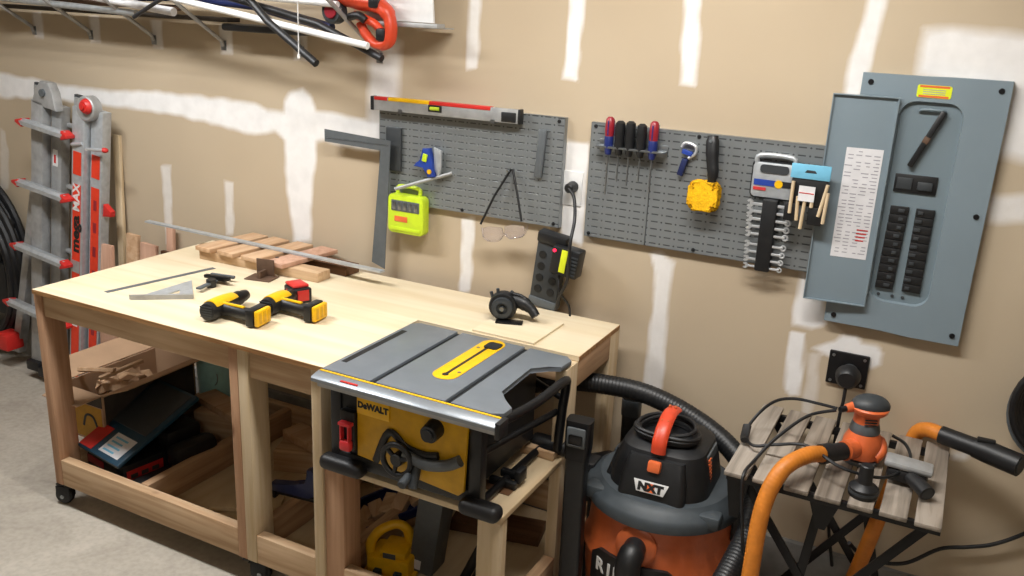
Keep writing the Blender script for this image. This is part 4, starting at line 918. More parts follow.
# cordless drill, lying on its side.  local: +x from motor to battery (the handle), +y along the spindle, z up
def drill(name, lab, loc, rz, impact=False):
    t = thing(name, lab, 'cordless drill', loc, (0, 0, rz)); t.scale = (.95,)*3 if impact else (.96,)*3
    Lb = .09 if impact else .115
    b = MB(); b.lathe([(.020, -.052), (.031, -.048), (.034, -.03), (.034, .0), (.033, .03), (.031, Lb-.02)], (0, 0, .036), (0, 1, 0), 22); bd = b.build('motor_housing', 'black', t)
    b = MB(); b.lathe([(.0352, -.028), (.0365, -.02), (.0365, .02), (.0345, .06), (.030, Lb-.015), (.026, Lb-.008)], (0, 0, .0375), (0, 1, 0), 22)
    bmesh.ops.bisect_plane(b.bm, geom=b.bm.verts[:]+b.bm.edges[:]+b.bm.faces[:], plane_co=(0, 0, .044), plane_no=(-.35, 0, 1), clear_inner=True)
    b.build('yellow_shell', 'yellow', t)
    b = MB()
    for q in range(5): b.box(-.024, .024, -.0535, -.0505, .018+q*.009, .022+q*.009)
    b.build('rear_vent', 'dgrey', bd)
    b = MB()
    if impact: b.lathe([(.030, Lb-.02), (.028, Lb+.01), (.020, Lb+.035), (.012, Lb+.045), (.012, Lb+.06)], (0, 0, .036), (0, 1, 0), 20)
    else: b.lathe([(.026, Lb-.02), (.027, Lb), (.027, Lb+.022), (.022, Lb+.026), (.022, Lb+.05), (.019, Lb+.065), (.010, Lb+.075)], (0, 0, .036), (0, 1, 0), 20)
    b.build('chuck', 'blackm', t)
    b = MB(); b.tube([(.015, .022, .034), (.06, .016, .033), (.11, .006, .033), (.150, .0, .034)], [.026, .023, .022, .022, .024, .027], smooth=4, n=14); h = b.build('handle', 'black', t)
    b = MB(); b.tube([(.05, .036, .036), (.09, .028, .036), (.115, .03, .036)], .005, smooth=3); b.box(.028, .05, .04, .056, .026, .048, bev=.005); b.build('trigger', 'dgrey', h)
    b = MB(); b.tube([(.02, .012, .057), (.07, .01, .0555), (.12, .002, .057)], .006, n=8); b.build('handle_inlay', 'yellow', h)
    b = MB(); b.box(.147, .181, -.038, .052, .002, .066, bev=.008); fb = b.build('battery_base', 'black', t)
    b = MB(); b.box(.1815, .200, -.034, .048, .005, .063, bev=.007); bt = b.build('battery', 'yellow', t)
    b = MB()
    for q in range(3): b.box(.1995, .2015, -.028+q*.026, -.012+q*.026, .016, .056, bev=.001)
    b.build('battery_rib', 'yellowd', bt)
    return t
drill('cordless_drill', 'yellow and black cordless drill lying on its side nearest the front of the bench', (-2.19, 2.115, T+.001), 8)
drill('cordless_drill', 'yellow and black impact driver lying behind the front drill', (-2.065, 2.265, T+.001), 6, True)
t = thing('red_battery_pack', 'red and black battery pack lying behind the impact driver', 'battery pack', (-2.09, 2.42, T+.001), (0, 0, -25))
b = MB(); b.box(-.045, .045, -.035, .035, .0, .055, bev=.006); bd = b.build('case', 'black', t)
b = MB(); b.box(-.048, .03, -.03, .032, .055, .066, bev=.006); b.build('red_top', 'red', t)
b = MB(); b.box(.0445, .0475, -.022, .022, .01, .05, bev=.001); b.build('red_end', 'red', bd)
b = MB(); b.box(-.02, .02, -.0375, -.0345, .012, .045, bev=.001); b.build('red_side', 'red', bd)
# router / trimmer
t = thing('trim_router', 'black trim router lying on its side on the bench behind the saw', 'router', (-1.375, 2.66, T+.0085), (0, 0, 20))
t.location = (-1.365, 2.655, T+.0085)
b = MB(); b.lathe([(.030, -.03), (.047, -.028), (.050, -.02), (.050, .012), (.040, .02), (.036, .05), (.030, .06)], (0, 0, .0505), (0, 1, 0), 28); bd = b.build('motor_body', 'black', t)
b = MB(); b.lathe([(.020, -.046), (.036, -.044), (.038, -.0305)], (0, 0, .0505), (0, 1, 0), 24, cap=False); b.cyl((0, -.031, .0505), (0, -.036, .0505), .022); b.build('base_ring', 'dgrey', bd)
b = MB(); b.cyl((0, -.032, .0505), (0, -.052, .0505), .008, n=12); b.build('collet', 'steel', bd)
b = MB(); b.tube([(.03, .01, .07), (.07, .0, .062), (.10, -.01, .045), (.118, -.02, .025)], [.024, .024, .02, .017, .016], smooth=4, n=14); b.build('grip', 'black', t)
b = MB(); b.tube([(.02, .0, .095), (.06, .0, .088), (.09, -.005, .07)], .007, smooth=3); b.build('lever', 'blackm', t)
for x, z in ((-.02, .105), (-.04, .092), (.025, .10)):
    b = MB(); b.cyl((x, 0, z-.015), (x*1.15, 0, z+.004), .006, n=10); b.build('knob', 'dgrey', bd)
b = MB(); b.box(-.02, .075, -.06, -.02, .0, .006, bev=.002); b.build('base_plate', 'blackm', t)
# ------------------------------------------------------------------ shop vacuum
t = thing('shop_vacuum', 'orange and dark grey wet dry vacuum standing between the bench and the slatted table', 'vacuum', (-.680, 2.50, -.0), (0, 0, 2))
b = MB(); b.lathe([(.18, .055), (.19, .06), (.225, .16), (.235, .25), (.236, .33), (.245, .335), (.245, .345), (.234, .36), (.228, .44), (.228, .515)], (0, 0, 0), (0, 0, 1), 56)
dr_ = b.build('drum', 'oranged', t, angle=50)
b = MB(); b.lathe([(.235, .500), (.246, .505), (.248, .53), (.24, .545), (.215, .56), (.205, .572), (.19, .575)], (0, 0, 0), (0, 0, 1), 56)
for a in (38, 142, 218, 322):
    b.box(.225*math.cos(rad(a))-.035, .225*math.cos(rad(a))+.035, .225*math.sin(rad(a))-.03, .225*math.sin(rad(a))+.03, .515, .56, bev=.012)
lid = b.build('lid', 'rubgrey', t)
for a in (0, 180):
    b = MB(); c, s_ = math.cos(rad(a)), math.sin(rad(a)); b.box(.245*c-.018, .245*c+.018, -.04, .04, .42, .56, bev=.008); b.build('latch', 'black', t)
# motor head: stacked rounded sections
def loft(b, secs, k=6):
    rings = []
    for cx, cy, z, w_, d_, r in secs: rings.append([b.bm.verts.new((x, y, z)) for x, y in rrect(w_, d_, r, k, cx, cy)])
    for p, q in zip(rings, rings[1:]):
        n = len(p)
        for i in range(n): b.bm.faces.new((p[i], p[(i+1) % n], q[(i+1) % n], q[i]))
    b.bm.faces.new(rings[0][::-1]); b.bm.faces.new(rings[-1]); return b
b = MB(); loft(b, [(0, .0, .555, .32, .325, .09), (0, .0, .60, .305, .31, .085), (0, .0, .655, .285, .285, .08), (0, .005, .70, .255, .255, .07), (0, .01, .716, .215, .21, .06), (0, .01, .722, .15, .15, .05)])
hd = b.build('motor_head', 'black', t, angle=30)
b = MB(); loft(b, [(0, -.140, .560, .21, .09, .02), (0, -.135, .625, .20, .08, .02), (0, -.112, .690, .17, .06, .015)]); fc = b.build('front_cowl', 'black', hd)
# badge
bu = V((0, .30, 1)).normalized()
b = MB(); b.prism([(-.042, -.017), (.042, -.017), (.054, .018), (-.054, .018)], .003, (0, -.1775, .612), (1, 0, 0), tuple(bu), bev=.001); bg = b.build('badge', 'white', fc)
text('badge_lettering', 'NXT', .032, 'blacktx', bg, (0, -.1812, .612), (1, 0, 0), tuple(bu), bold=.0025, sx=1.15)
b = MB(); b.prism([(-.013, -.013), (.013, -.013), (.013, .014), (-.013, .014)], .0008, (0, -.1807, .612), (1, 0, 0), tuple(bu)); b.build('badge_square', 'orange', bg)
b = MB(); b.box(-.020, .020, -.168, -.145, .655, .690, bev=.006, rot=(-15, 0, 0)); b.build('power_switch', 'orange', t)
b = MB(); b.tube([(0, -.128, .705), (0, -.124, .74), (0, -.09, .775), (0, -.03, .795), (0, .03, .785)], .023, smooth=5, n=12, flat=.5)
hnd = b.build('handle', 'toolor', t)
for i in range(4):
    for j in range(2):
        b = MB(); b.box(-.014+j*.018, -.006+j*.018, -.080+i*.026, -.068+i*.026, .784+i*.005, .7935+i*.005, bev=.002); b.build('grip_dimple', 'oranged', hnd)
b = MB(); b.ball((0, -.122, .742), (.012, .008, .014)); b.build('handle_button', 'oranged', hnd)
random.seed(11)
for j in range(7):
    b = MB(); rx, ry = .086+.007*(j % 3), .070+.006*(j % 3); z = .727+.009*(j//2)+random.uniform(-.002, .002); w_ = random.uniform(-.018, .018)
    b.tube([(rx*math.cos(2*PI*i/26), -.03+ry*math.sin(2*PI*i/26)-.02*math.cos(4*PI*i/26)*.5, z+w_*math.cos(2*PI*i/26+j)) for i in range(26)], .0065, n=8, closed=True); b.build('cord_loop', 'blackr', t)
b = MB(); loft(b, [(.137, .01, .575, .03, .16, .010), (.121, .01, .690, .03, .12, .010)]); gr = b.build('exhaust_grille', 'mgrey', hd)
for i in range(9):
    for sgn in (0, 1):
        b = MB(); z = .585+i*.0115; x = .1520-(z-.575)*.13
        b.box(x-.002, x+.003, -.050+.014*sgn, -.040+.014*sgn, z-.004, z+.004, bev=.001); b.build('grille_slot', 'orange', gr)
b = MB(); loft(b, [(-.145, -.01, .56, .06, .18, .02), (-.132, -.01, .66, .03, .12, .012)]); b.build('side_cowl', 'black', hd)
# port, nameplate and lettering on the drum
def drumpt(a, z, r=.2155): return V((r*math.sin(rad(a)), -r*math.cos(rad(a)), z))
b = MB(); b.lathe([(.062, -.02), (.064, .012), (.052, .020)], (-.012, -.222, .437), (0, -1, .1), 28); b.build('port_collar', 'oranged', dr_)
def curved(b, a0, a1, z0, z1, r, th, n=18, sl=0):
    for rr in (0,):
        vs = []
        for i in range(n+1):
            a = a0+(a1-a0)*i/n; k = 0
            if sl: k = max(0, 1-min(i, n-i)/ (n*.12))*sl
            vs.append([b.bm.verts.new(drumpt(a, z0, r)), b.bm.verts.new(drumpt(a, z1-k, r)), b.bm.verts.new(drumpt(a, z1-k, r+th)), b.bm.verts.new(drumpt(a, z0, r+th))])
        for p, q in zip(vs, vs[1:]):
            for i in range(4): b.bm.faces.new((p[i], p[(i+1) % 4], q[(i+1) % 4], q[i]))
        b.bm.faces.new(vs[0]); b.bm.faces.new(vs[-1][::-1])
b = MB(); curved(b, -42, 30, .255, .378, .2340, .012, sl=.03); npl = b.build('name_plate', 'black', dr_)
for ch, a in zip('RIDGID', (-31, -22, -13, 1, 10, 18)):
    p = drumpt(a, .322, .2467); text('brand_letter', ch, .060, 'white', npl, tuple(p), (math.cos(rad(a)), math.sin(rad(a)), 0), (0, 0, 1), bold=.002, ext=.001)
b = MB(); b.lathe([(.17, .055), (.20, .06), (.20, .09), (.17, .10)], (0, 0, 0), (0, 0, 1), 40); bs = b.build('base_ring', 'black', t)
for a in (45, 135, 225, 315):
    c, s_ = math.cos(rad(a)), math.sin(rad(a))
    b = MB(); b.box(.20*c-.03, .20*c+.03, .20*s_-.03, .20*s_+.03, .055, .095, bev=.01); b.lathe([(.022, -.012), (.026, -.008), (.026, .008), (.022, .012)], (.205*c, .205*s_, .0265), (0, 1, 0), 18); b.build('caster', 'black', t)
# hose, ribbed, from the port round the right side and behind the bench
b = MB(); b.tube([(-.012, -.235, .440), (-.012, -.268, .436), (-.014, -.295, .41), (-.012, -.30, .34), (0, -.295, .28)], [.034, .038, .038, .036, .034], smooth=5, n=18); el = b.build('hose_elbow', 'black', t)
b = MB(); b.tube([(-.675, 2.205, .28), (-.64, 2.17, .18), (-.55, 2.13, .18), (-.47, 2.13, .30), (-.425, 2.18, .40), (-.40, 2.30, .465), (-.39, 2.44, .52), (-.425, 2.58, .575), (-.52, 2.66, .635), (-.66, 2.70, .690), (-.82, 2.70, .735), (-.97, 2.68, .745), (-1.12, 2.65, .735), (-1.24, 2.62, .70)],
    .034, smooth=10, n=16, rib=.012, pitch=.012)
b.build('hose', 'black', t, True)
# crevice wand and second wand, standing
t = thing('vacuum_wand', 'tall flat black vacuum nozzle standing upright between the bench leg and the vacuum', 'nozzle', (-.905, 2.30, 0), (2, 0, 5))
b = MB(); loft(b, [(0, .02, .0, .07, .055, .012), (0, .02, .30, .068, .05, .012), (0, .02, .66, .066, .05, .012)]); b.build('wand', 'black', t)
b = MB(); loft(b, [(0, .02, .66, .070, .055, .012), (0, .025, .69, .078, .062, .014), (.0, .03, .785, .080, .05, .012)]); tp = b.build('nozzle_head', 'blackm', t)
b = MB(); b.box(-.030, .030, -.010, .0, .705, .772, bev=.006); b.build('mouth_recess', 'mgrey', tp)
b = MB(); b.box(-.022, .022, -.0115, -.008, .715, .750, bev=.005); b.build('mouth_opening', 'blackr', tp)
t = thing('vacuum_wand', 'black upright extension tube rising behind the vacuum', 'nozzle', (-.90, 2.80, 0), (0, -1, 0))
b = MB(); loft(b, [(0, 0, .0, .06, .05, .02), (0, 0, .69, .062, .05, .02)]); b.build('wand', 'black', t)
b = MB(); loft(b, [(0, 0, .60, .068, .056, .022), (0, 0, .66, .068, .056, .022)]); b.build('collar', 'dgrey', t)
t = thing('vacuum_brush', 'small black brush nozzle wedged behind the tall flat nozzle', 'nozzle', (-.955, 2.64, .0))
b = MB(); b.box(-.03, .03, -.02, .02, .0, .46, bev=.01); b.build('neck', 'blackr', t)
b = MB(); b.box(-.055, .05, -.03, .03, .44, .50, bev=.012, rot=(0, -25, 0)); b.build('brush_head', 'blackm', t)

# ------------------------------------------------------------------ folding slatted table
TZ = .725
t = thing('folding_slat_table', 'small folding side table of weathered grey slats on black steel legs', 'side table', (-.18, 2.61, 0))
for i in range(7):
    x = -.470+i*.0845
    b = MB(); b.box(x, x+.066+.004*(i % 2), 2.335+.002*(i % 3), 2.875, TZ-.014, TZ, bev=.003, rot=(0, 0, (.4, -.3, .2, -.2, .3, -.4, .3)[i])); b.build('slat', 'slat', t, True)
for y in (2.37, 2.845):
    b = MB(); b.box(-.465, .105, y-.009, y+.009, TZ-.038, TZ-.0145, bev=.002); b.build('crossbar', 'blackm', t, True)
def flat(name, p0, p1, w_=.026, th=.008):
    b = MB(); p0, p1 = V(p0), V(p1); d = (p1-p0).normalized(); n = V((0, 1, 0)); s_ = d.cross(n).normalized()
    b.prism([(-w_/2, 0), (w_/2, 0), (w_/2, (p1-p0).length), (-w_/2, (p1-p0).length)], th, tuple(p0), tuple(s_), tuple(d), bev=.001); b.build(name, 'blackm', t, True)
for y in (2.385, 2.825):
    flat('leg', (.075, y, TZ-.03), (-.395, y, .003)); flat('leg', (-.43, y+.012, TZ-.03), (.075, y+.012, .003))
flat('leg', (-.20, 2.40, TZ-.03), (-.26, 2.40, .10)); flat('leg', (-.155, 2.80, TZ-.03), (.0, 2.80, .10))
for x, z in ((-.39, .012), (.075, .012)):
    b = MB(); b.cyl((x, 2.385, z), (x, 2.84, z), .008, n=12); b.build('foot_bar', 'blackm', t, True)
b = MB(); b.prism([(-.235, TZ-.04), (-.15, TZ-.04), (-.18, TZ-.13), (-.205, TZ-.13)], .006, (0, 2.395, 0), (1, 0, 0), (0, 0, 1)); b.build('gusset_plate', 'blackm', t, True)
b = MB(); b.prism([(-.465, TZ-.04), (-.40, TZ-.04), (-.42, TZ-.16), (-.445, TZ-.16)], .006, (0, 2.380, 0), (1, 0, 0), (0, 0, 1)); b.build('gusset_plate', 'blackm', t, True)

# random orbit sander
t = thing('orbital_sander', 'orange and grey random orbital sander standing on the slatted table', 'sander', (-.135, 2.62, TZ), (0, 0, 25)); t.scale = (.87, .87, .93)
b = MB(); b.cyl((0, 0, .001), (0, 0, .016), .062, .064, 36, bev=.003); b.build('pad', 'mgrey', t)
b = MB(); b.lathe([(.048, .016), (.062, .022), (.066, .045), (.062, .075), (.052, .095), (.046, .11)], (0, 0, 0), (0, 0, 1), 32); sk = b.build('skirt', 'orange', t)
b = MB(); b.lathe([(.0475, .100), (.050, .108), (.0465, .125), (.043, .135)], (0, 0, 0), (0, 0, 1), 32); b.build('grey_collar', 'mgrey', t)
b = MB(); b.lathe([(.040, .125), (.042, .14), (.041, .165), (.044, .172)], (0, 0, 0), (0, 0, 1), 32); nk = b.build('neck', 'orange', t)
b = MB()
for q in range(3): b.box(-.02, .02, -.0445, -.0405, .137+q*.009, .141+q*.009, bev=.001)
b.build('vent', 'dgrey', nk)
b = MB(); b.ball((.006, 0, .192), (.064, .052, .034), 28); b.build('palm_grip', 'dgrey', t)
b = MB(); b.lathe([(.052, .168), (.060, .176), (.0625, .186), (.058, .19)], (.004, 0, 0), (0, 0, 1), 32); b.build('grip_band', 'orange', t)
b = MB(); b.cyl((-.045, 0, .185), (-.078, -.01, .180), .017, .014, 16, bev=.003); b.build('cord_boss', 'orange', t)
b = MB(); b.tube([(-.03, -.03, .055), (-.06, -.05, .058), (-.082, -.068, .06)], .032, n=18); b.build('dust_port', 'orange', t)
b = MB(); b.tube([(.03, -.05, .03), (.055, -.035, .05), (.06, .0, .07), (.05, .03, .06)], .017, n=10, smooth=3); b.build('side_bulge', 'orange', t)
b = MB(); b.tube([(-.075, -.010, .18), (-.10, -.02, .178)], .010, n=10); b.build('strain_relief', 'black', t)
b = MB(); pts = [(-.215, 2.575, .890), (-.27, 2.58, .890), (-.34, 2.60, .88), (-.40, 2.63, .845), (-.445, 2.63, .79), (-.465, 2.57, .745), (-.425, 2.50, .745), (-.36, 2.49, .77), (-.27, 2.47, .80), (-.17, 2.40, .795), (-.08, 2.43, .775), (-.03, 2.50, .765), (0.0, 2.58, .78), (-.02, 2.66, .79), (-.06, 2.68, .80)]
b.tube(pts, .0048, n=8, smooth=8); c_ = b.build('power_cord', 'black', t, True)
b = MB(); b.tube([(-.217, 2.572, .885), (-.29, 2.54, .86), (-.36, 2.46, .80), (-.40, 2.40, .745), (-.41, 2.33, .735), (-.405, 2.31, .68), (-.38, 2.31, .5)], .005, n=8, smooth=6); b.build('power_cord', 'black', t, True)
b = MB(); b.tube([(-.465, 2.585, .765), (-.462, 2.55, .742), (-.455, 2.52, .745)], .013, n=8, flat=.7); b.build('cord_plug', 'black', t, True)
# orange dust hose
t = thing('dust_hose', 'orange ribbed dust hose looping from the sander under the slatted table and back over it', 'hose', (-.3, 2.35, 0))
b = MB(); pts = [(-.222, 2.468, .788), (-.262, 2.405, .80), (-.310, 2.33, .775), (-.338, 2.28, .68), (-.340, 2.24, .52), (-.335, 2.22, .34), (-.32, 2.23, .15), (-.28, 2.30, .045), (-.20, 2.48, .040), (-.14, 2.66, .09), (-.10, 2.78, .22), (-.065, 2.78, .42), (-.03, 2.86, .60), (-.01, 2.90, .68), (.005, 2.90, .735), (.035, 2.875, .762), (.08, 2.84, .768)]
b.tube(pts, .0235, n=14, smooth=10, rib=.007, pitch=.012); b.build('hose', 'orhose', t, True)
b = MB(); b.tube([(-.178, 2.535, .780), (-.222, 2.470, .788)], .026, n=16); b.tube([(-.208, 2.490, .786), (-.228, 2.460, .789)], .029, n=16); b.build('sander_cuff', 'black', t, True)
b = MB(); b.tube([(.070, 2.845, .768), (.12, 2.825, .768), (.17, 2.805, .768)], .028, n=18); b.tube([(.165, 2.808, .768), (.20, 2.795, .767), (.285, 2.755, .765)], [.031, .034, .034, .035], n=18)
cf = b.build('cuff', 'black', t, True)
b = MB(); b.cyl((.2835, 2.7555, .765), (.2875, 2.7535, .765), .026, n=18); b.build('cuff_mouth', 'dgrey', cf, True)
b = MB(); b.box(.165, .215, 2.785, 2.805, .796, .808, bev=.004); b.build('cuff_clip', 'black', cf, True)
# hose adaptor and small tool
t = thing('hose_adaptor', 'black stepped hose adaptor standing on the front of the slatted table', 'adaptor', (-.10, 2.405, TZ)); t.scale = (.85, .85, .95)
b = MB(); b.lathe([(.043, .0), (.046, .004), (.046, .028), (.036, .036), (.024, .042), (.023, .05), (.0215, .095), (.018, .098)], (0, 0, 0), (0, 0, 1), 30); b.build('adaptor_body', 'black', t)
b = MB(); b.lathe([(.0475, .012), (.0475, .02)], (0, 0, 0), (0, 0, 1), 30); b.build('ring', 'dgrey', t)
b = MB(); b.cyl((0, 0, .0975), (0, 0, .0985), .015, n=20); b.build('bore', 'blackr', t)
t = thing('dust_canister', 'grey topped black dust canister lying on the right side of the slatted table', 'canister', (.0, 2.54, TZ), (0, 0, 0)); t.scale = (.85, .85, .8)
b = MB(); b.box(-.075, .075, -.035, .045, .060, .085, bev=.010, rot=(0, 3, 0)); b.build('lid', 'alud', t)
b = MB(); b.box(-.065, .062, -.035, .038, .012, .062, bev=.014); b.build('canister_body', 'blackr', t)
b = MB(); b.tube([(.01, -.03, .045), (.045, -.07, .040), (.068, -.10, .034)], [.022, .026, .026], n=18); nz_ = b.build('spout', 'black', t)
b = MB(); b.cyl((.0675, -.0995, .0341), (.0690, -.1015, .0338), .019, n=18); b.build('spout_mouth', 'dgrey', nz_)

# ------------------------------------------------------------------ under the bench
S = .0992
t = thing('cardboard_box', 'open brown cardboard box with yellow printed side at the left end under the bench', 'box', (-3.0, 2.40, .2105))
bx0, bx1, by0, by1, bz0, bz1 = -3.12, -2.88, 2.16, 2.64, .2105, .425
b = MB()
for a in ((bx0, bx1, by0, by0+.005, bz0+.001, bz1), (bx0, bx1, by1-.005, by1, bz0+.001, bz1), (bx0, bx0+.005, by0, by1, bz0+.001, bz1), (bx1-.005, bx1, by0, by1, bz0+.001, bz1), (bx0, bx1, by0, by1, bz0, bz0+.005)): b.box(*a)
cb = b.build('carton', 'card', t, True)
b = MB(); b.box(bx0+.01, bx1-.01, by0-.0015, by0, bz0+.01, bz1-.06); pr = b.build('yellow_print', 'cardy', cb, True)
b = MB(); b.box(bx0+.004, bx1-.002, by0-.0018, by0, bz1-.055, bz1-.005); b.build('dark_band', 'cardd', cb, True)
b = MB(); b.tube([(-3.0, by0-.0022, .27), (-2.98, by0-.0022, .32), (-2.94, by0-.0022, .32), (-2.92, by0-.0022, .28)], .006, smooth=4, flat=.3, n=6); b.build('black_mark', 'blacktx', pr, True)
b = MB(); b.box(bx1, bx1+.0015, by0+.01, by1-.01, bz0+.01, bz1-.01); b.build('side_print', 'cardd', cb, True)
def flap(p0, p1, out, h):
    p0, p1, out = V(p0), V(p1), V(out); b = MB(); n = (p1-p0).normalized(); 
    b.prism([(0, 0), ((p1-p0).length, 0), ((p1-p0).length-.02, h), (.02, h)], .004, tuple(p0), tuple(n), tuple(out.normalized())); b.build('flap', 'card', t, True)
flap((bx0, by0, bz1+.003), (bx0, by1, bz1+.003), (-.9, 0, .25), .14); flap((bx0, by0, bz1+.001), (bx1, by0, bz1+.001), (0, -1, -.12), .10); flap((bx1, by1, bz1+.002), (bx0, by1, bz1+.002), (0, .16, 1), .20); flap((bx1, by0, bz1+.002), (bx1, by1, bz1+.002), (.9, 0, .35), .14)
t = thing('crumpled_paper', 'crumpled packing paper sticking out of the top of the open cardboard box', 'packing paper', (-2.98, 2.34, .40))
random.seed(5)
b = MB(); b.ball((0, 0, .0), (.08, .12, .035), 14)
for v in b.bm.verts: v.co += V((random.uniform(-1, 1), random.uniform(-1, 1), random.uniform(-1, 1)))*.022
b.build('paper', 'plank', t, angle=5)
for p, q in (((-.13, -.10, .06), (.05, -.07, .085)), ((.02, -.12, .06), (.09, .04, .10))):
    b = MB(); b.tube([p, q], .011, n=5); b.build('strip', 'plank', t)
# dark tool case with its lid ajar
t = thing('tool_case', 'black tool case with a white-labelled navy lid in the left bench bay', 'tool case', (-2.665, 2.225, S), (0, 0, -9))
b = MB(); b.box(-.225, .035, -.17, .20, .0, .125, bev=.012); bs = b.build('case_base', 'black', t)
b = MB(); b.box(.0345, .0370, -.155, .0, .05, .10, bev=.001); rs = b.build('red_sticker', 'red', bs)
b = MB(); b.box(-.215, -.10, -.1725, -.169, .07, .10, bev=.001); b.build('orange_sticker', 'crimson', bs)
for k in range(3):
    b = MB(); b.box(.0368, .0378, -.14+k*.045, -.11+k*.045, .065, .083); b.build('sticker_print', 'cardd', rs)
LT = Matrix.Translation((0, -.185, .128)) @ Matrix.Rotation(rad(24), 4, 'X')
def lidbox(name, m, par, *a, bev=0):
    b = MB(); b.T = LT; b.box(*a, bev=bev); return b.build(name, m, par)
ld = lidbox('lid', 'dteal', t, -.240, .045, -.005, .40, .0, .020, bev=.008)
lidbox('lid_panel', 'dgrey', ld, -.215, .02, .15, .385, .018, .024, bev=.003)
wl = lidbox('white_label', 'paper', ld, -.115, .015, .018, .115, .0195, .0215)
for k in range(4): lidbox('label_print', 'skyb', wl, -.10, -.03+.01*(k % 2), .028+k*.021, .036+k*.021, .0215, .0223)
lidbox('red_corner', 'red', ld, -.235, -.15, .005, .12, .0195, .0212)
b = MB(); b.box(.036, .14, -.16, .22, .0, .075, bev=.03); b.box(.045, .13, .0, .2, .06, .16, bev=.03); b.build('black_pouch', 'blackr', t)
b = MB(); b.box(-.20, .03, .03, .19, .11, .19, bev=.02); b.build('case_contents', 'blackr', t)
t = thing('plastic_bucket', 'teal translucent plastic bucket at the back of the left bench bay', 'bucket', (-2.835, 2.72, S)); t.scale = (.72, .72, .85)
b = MB(); b.lathe([(.095, .001), (.10, .01), (.115, .36), (.122, .365), (.122, .385), (.116, .388)], (0, 0, 0), (0, 0, 1), 32); b.build('pail', 'teal', t)
b = MB(); b.tube([(.118*math.cos(rad(a)), .118*math.sin(rad(a))*.3-.11, .33+.0*a-.10*math.sin(rad(a))) for a in range(0, 181, 15)], .003, n=6); b.build('bail_handle', 'steel', t)
# loose offcuts in the bays
def offcut(x, y, z, sx, sy, sz, rz, m, lab, ry=0):
    b = MB(); b.box(-sx/2, sx/2, -sy/2, sy/2, 0, sz, bev=.002); o = b.build('wood_offcut', m); o.location = (x, y, z); o.rotation_euler = (0, rad(ry), rad(rz)); return tag(o, lab, 'offcut', None)
offcut(-2.655, 2.56, S+.001, .19, .11, .17, 15, 'pine_x', 'stacked pine block standing in front of the teal bucket in the left bay')
offcut(-2.62, 2.56, S+.173, .34, .10, .03, -14, 'plank', 'thin plank lying on the pine block in front of the teal bucket')
offcut(-2.20, 2.62, S+.001, .30, .14, .09, 20, 'pine_x', 'pine block lying at the back of the left bay right of the teal bucket')
offcut(-2.18, 2.62, S+.093, .34, .10, .04, -12, 'plank', 'flat plank stacked on the pine block at the back of the left bay')
offcut(-1.85, 2.70, S+.001, .17, .12, .16, 35, 'plank', 'chunky offcut at the back of the second bench bay')
offcut(-1.71, 2.38, S+.001, .06, .55, .04, -10, 'pine_y', 'long pine strip lying front to back in the second bench bay')
offcut(-1.32, 2.60, S+.001, .34, .12, .04, 12, 'brownw', 'brown board at the back of the bay under the table saw')
offcut(-2.22, 2.25, S+.001, .26, .10, .018, 30, 'ply2', 'thin plywood scrap lying on the bottom shelf in the left bay, nearest the front')
# dark blue clamp lying on the front rail of bay two
t = thing('bar_clamp', 'dark blue quick clamp resting inside the second bench bay', 'clamp', (-1.885, 2.15, .33), (0, 0, 8))
b = MB(); b.prism([(-.10, -.03), (.05, -.03), (.08, -.015), (.10, .015), (.145, .06), (.125, .085), (.09, .05), (.07, .09), (.045, .08), (.045, .025), (-.02, .01), (-.10, -.0)], .035, (0, .02, -.0), (1, 0, 0), (0, 0, 1), bev=.006); b.build('clamp_body', 'navy', t)
b = MB(); b.box(-.11, .17, -.004, .010, -.045, -.032, bev=.001); b.build('bar', 'blackm', t)
b = MB(); b.box(-.105, -.085, -.012, .016, -.06, -.01, bev=.004); b.build('pad', 'blackr', t)
# stuff below the saw
t = thing('parts_tray', 'blue plastic tray of wood scraps propped up on end under the table saw', 'tray', (-1.60, 2.34, .115), (0, -38, 20))
t.location = (-1.62, 2.44, .20); t.rotation_euler = (rad(25), rad(-28), rad(25))
b = MB(); b.box(-.20, .20, -.075, .075, .0, .008, bev=.003); b.box(-.20, .20, -.075, -.067, .0, .045, bev=.003); b.box(-.20, .20, .067, .075, .0, .045, bev=.003); b.box(-.20, -.192, -.075, .075, 0, .045, bev=.003); b.box(.192, .20, -.075, .075, 0, .045, bev=.003); b.box(-.02, -.012, -.07, .07, 0, .04)
b.build('tray_shell', 'navy', t)
random.seed(9)
for k in range(7):
    x = -.16+k*.052; b = MB(); b.box(x-.028, x+.024, -.05+random.uniform(0, .04), .02+random.uniform(0, .04), .01, .03+random.uniform(0, .02), bev=.003, rot=(0, random.uniform(-15, 15), random.uniform(-40, 40))); b.build('scrap', random.choice(['pine_x', 'brownw', 'plank']), t)
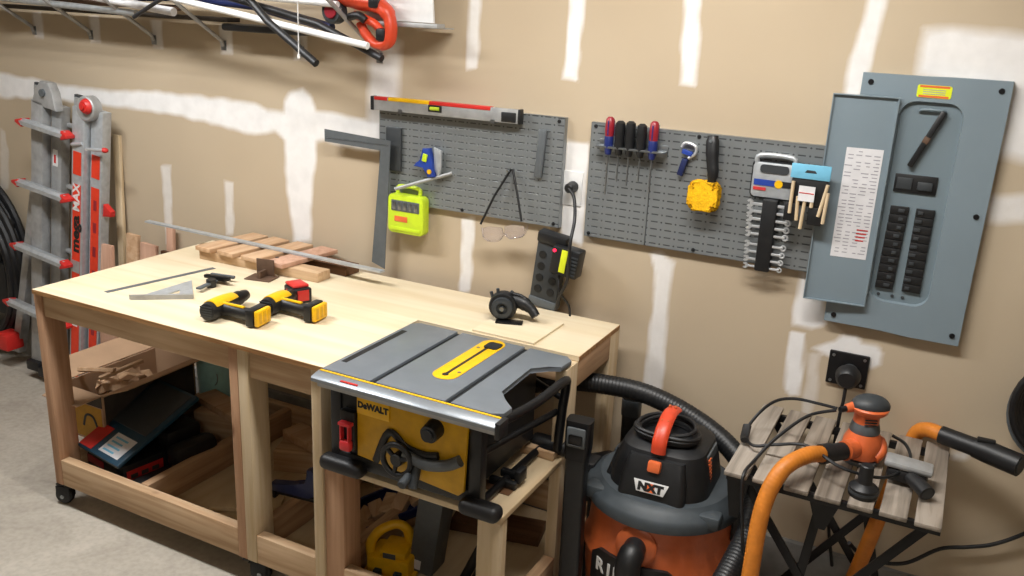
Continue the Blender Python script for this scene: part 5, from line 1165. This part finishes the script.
t = thing('yellow_sander', 'yellow tool with a looped handle standing under the table saw', 'power tool', (-1.512, 2.20, S), (0, 0, 12)); t.scale = (.9, .85, .76)
b = MB(); b.box(-.085, .085, -.07, .07, .001, .10, bev=.012); b.box(-.10, .10, -.085, .085, .001, .02, bev=.004); b.box(-.04, .07, -.06, .065, .09, .135, bev=.015); bd = b.build('body', 'yellow', t)
b = MB(); b.tube([(-.075, -.03, .06), (-.085, -.02, .13), (-.055, -.0, .19), (.0, .03, .215), (.04, .04, .19), (.05, .045, .12)], .020, smooth=5, n=14); b.build('loop_handle', 'yellow', t)
for x in (-.05, .03):
    b = MB(); b.box(x, x+.03, -.092, -.066, .02, .05, bev=.004); b.build('latch', 'dteal', bd)
b = MB(); b.box(-.02, .03, -.0615, -.0595, .10, .125); b.build('grey_label', 'mgrey', bd)
t = thing('metal_box', 'flat dark grey box standing upright under the table saw', 'box', (-1.42, 2.24, S+.004), (-4, 6, 6)); t.scale = (.9, .9, .85)
b = MB(); b.box(-.05, .05, -.03, .09, .006, .37, bev=.004); bd = b.build('box_shell', 'mgrey', t)
b = MB(); b.box(-.045, .0, -.0315, -.0295, .02, .06); b.build('white_sticker', 'paper', bd)
t = thing('black_stand_leg', 'black folded tubular stand leaning under the table saw on the right', 'stand', (-1.15, 2.17, S), (0, 0, 0))
b = MB(); b.tube([(-.10, 0, .012), (-.02, .04, .22), (.03, .08, .43)], .016, n=10); b.build('tube', 'blackr', t)
b = MB(); b.tube([(-.06, .0, .012), (.01, .06, .25), (.045, .10, .42)], .012, n=10); b.build('tube', 'blackm', t)
b = MB(); b.box(-.13, -.03, -.03, .03, .0, .05, bev=.012); b.build('foot', 'blackr', t)
t = thing('cable_coil', 'small black cable coil hanging behind the grey box under the table saw', 'cable', (-1.44, 2.44, .40), (0, 0, 25))
for j in range(3):
    b = MB(); b.tube([((.05+.004*j)*math.cos(2*PI*i/22), -.012+.012*j, .075*math.sin(2*PI*i/22)) for i in range(22)], .008, n=8, closed=True); b.build('coil', 'blackr', t)
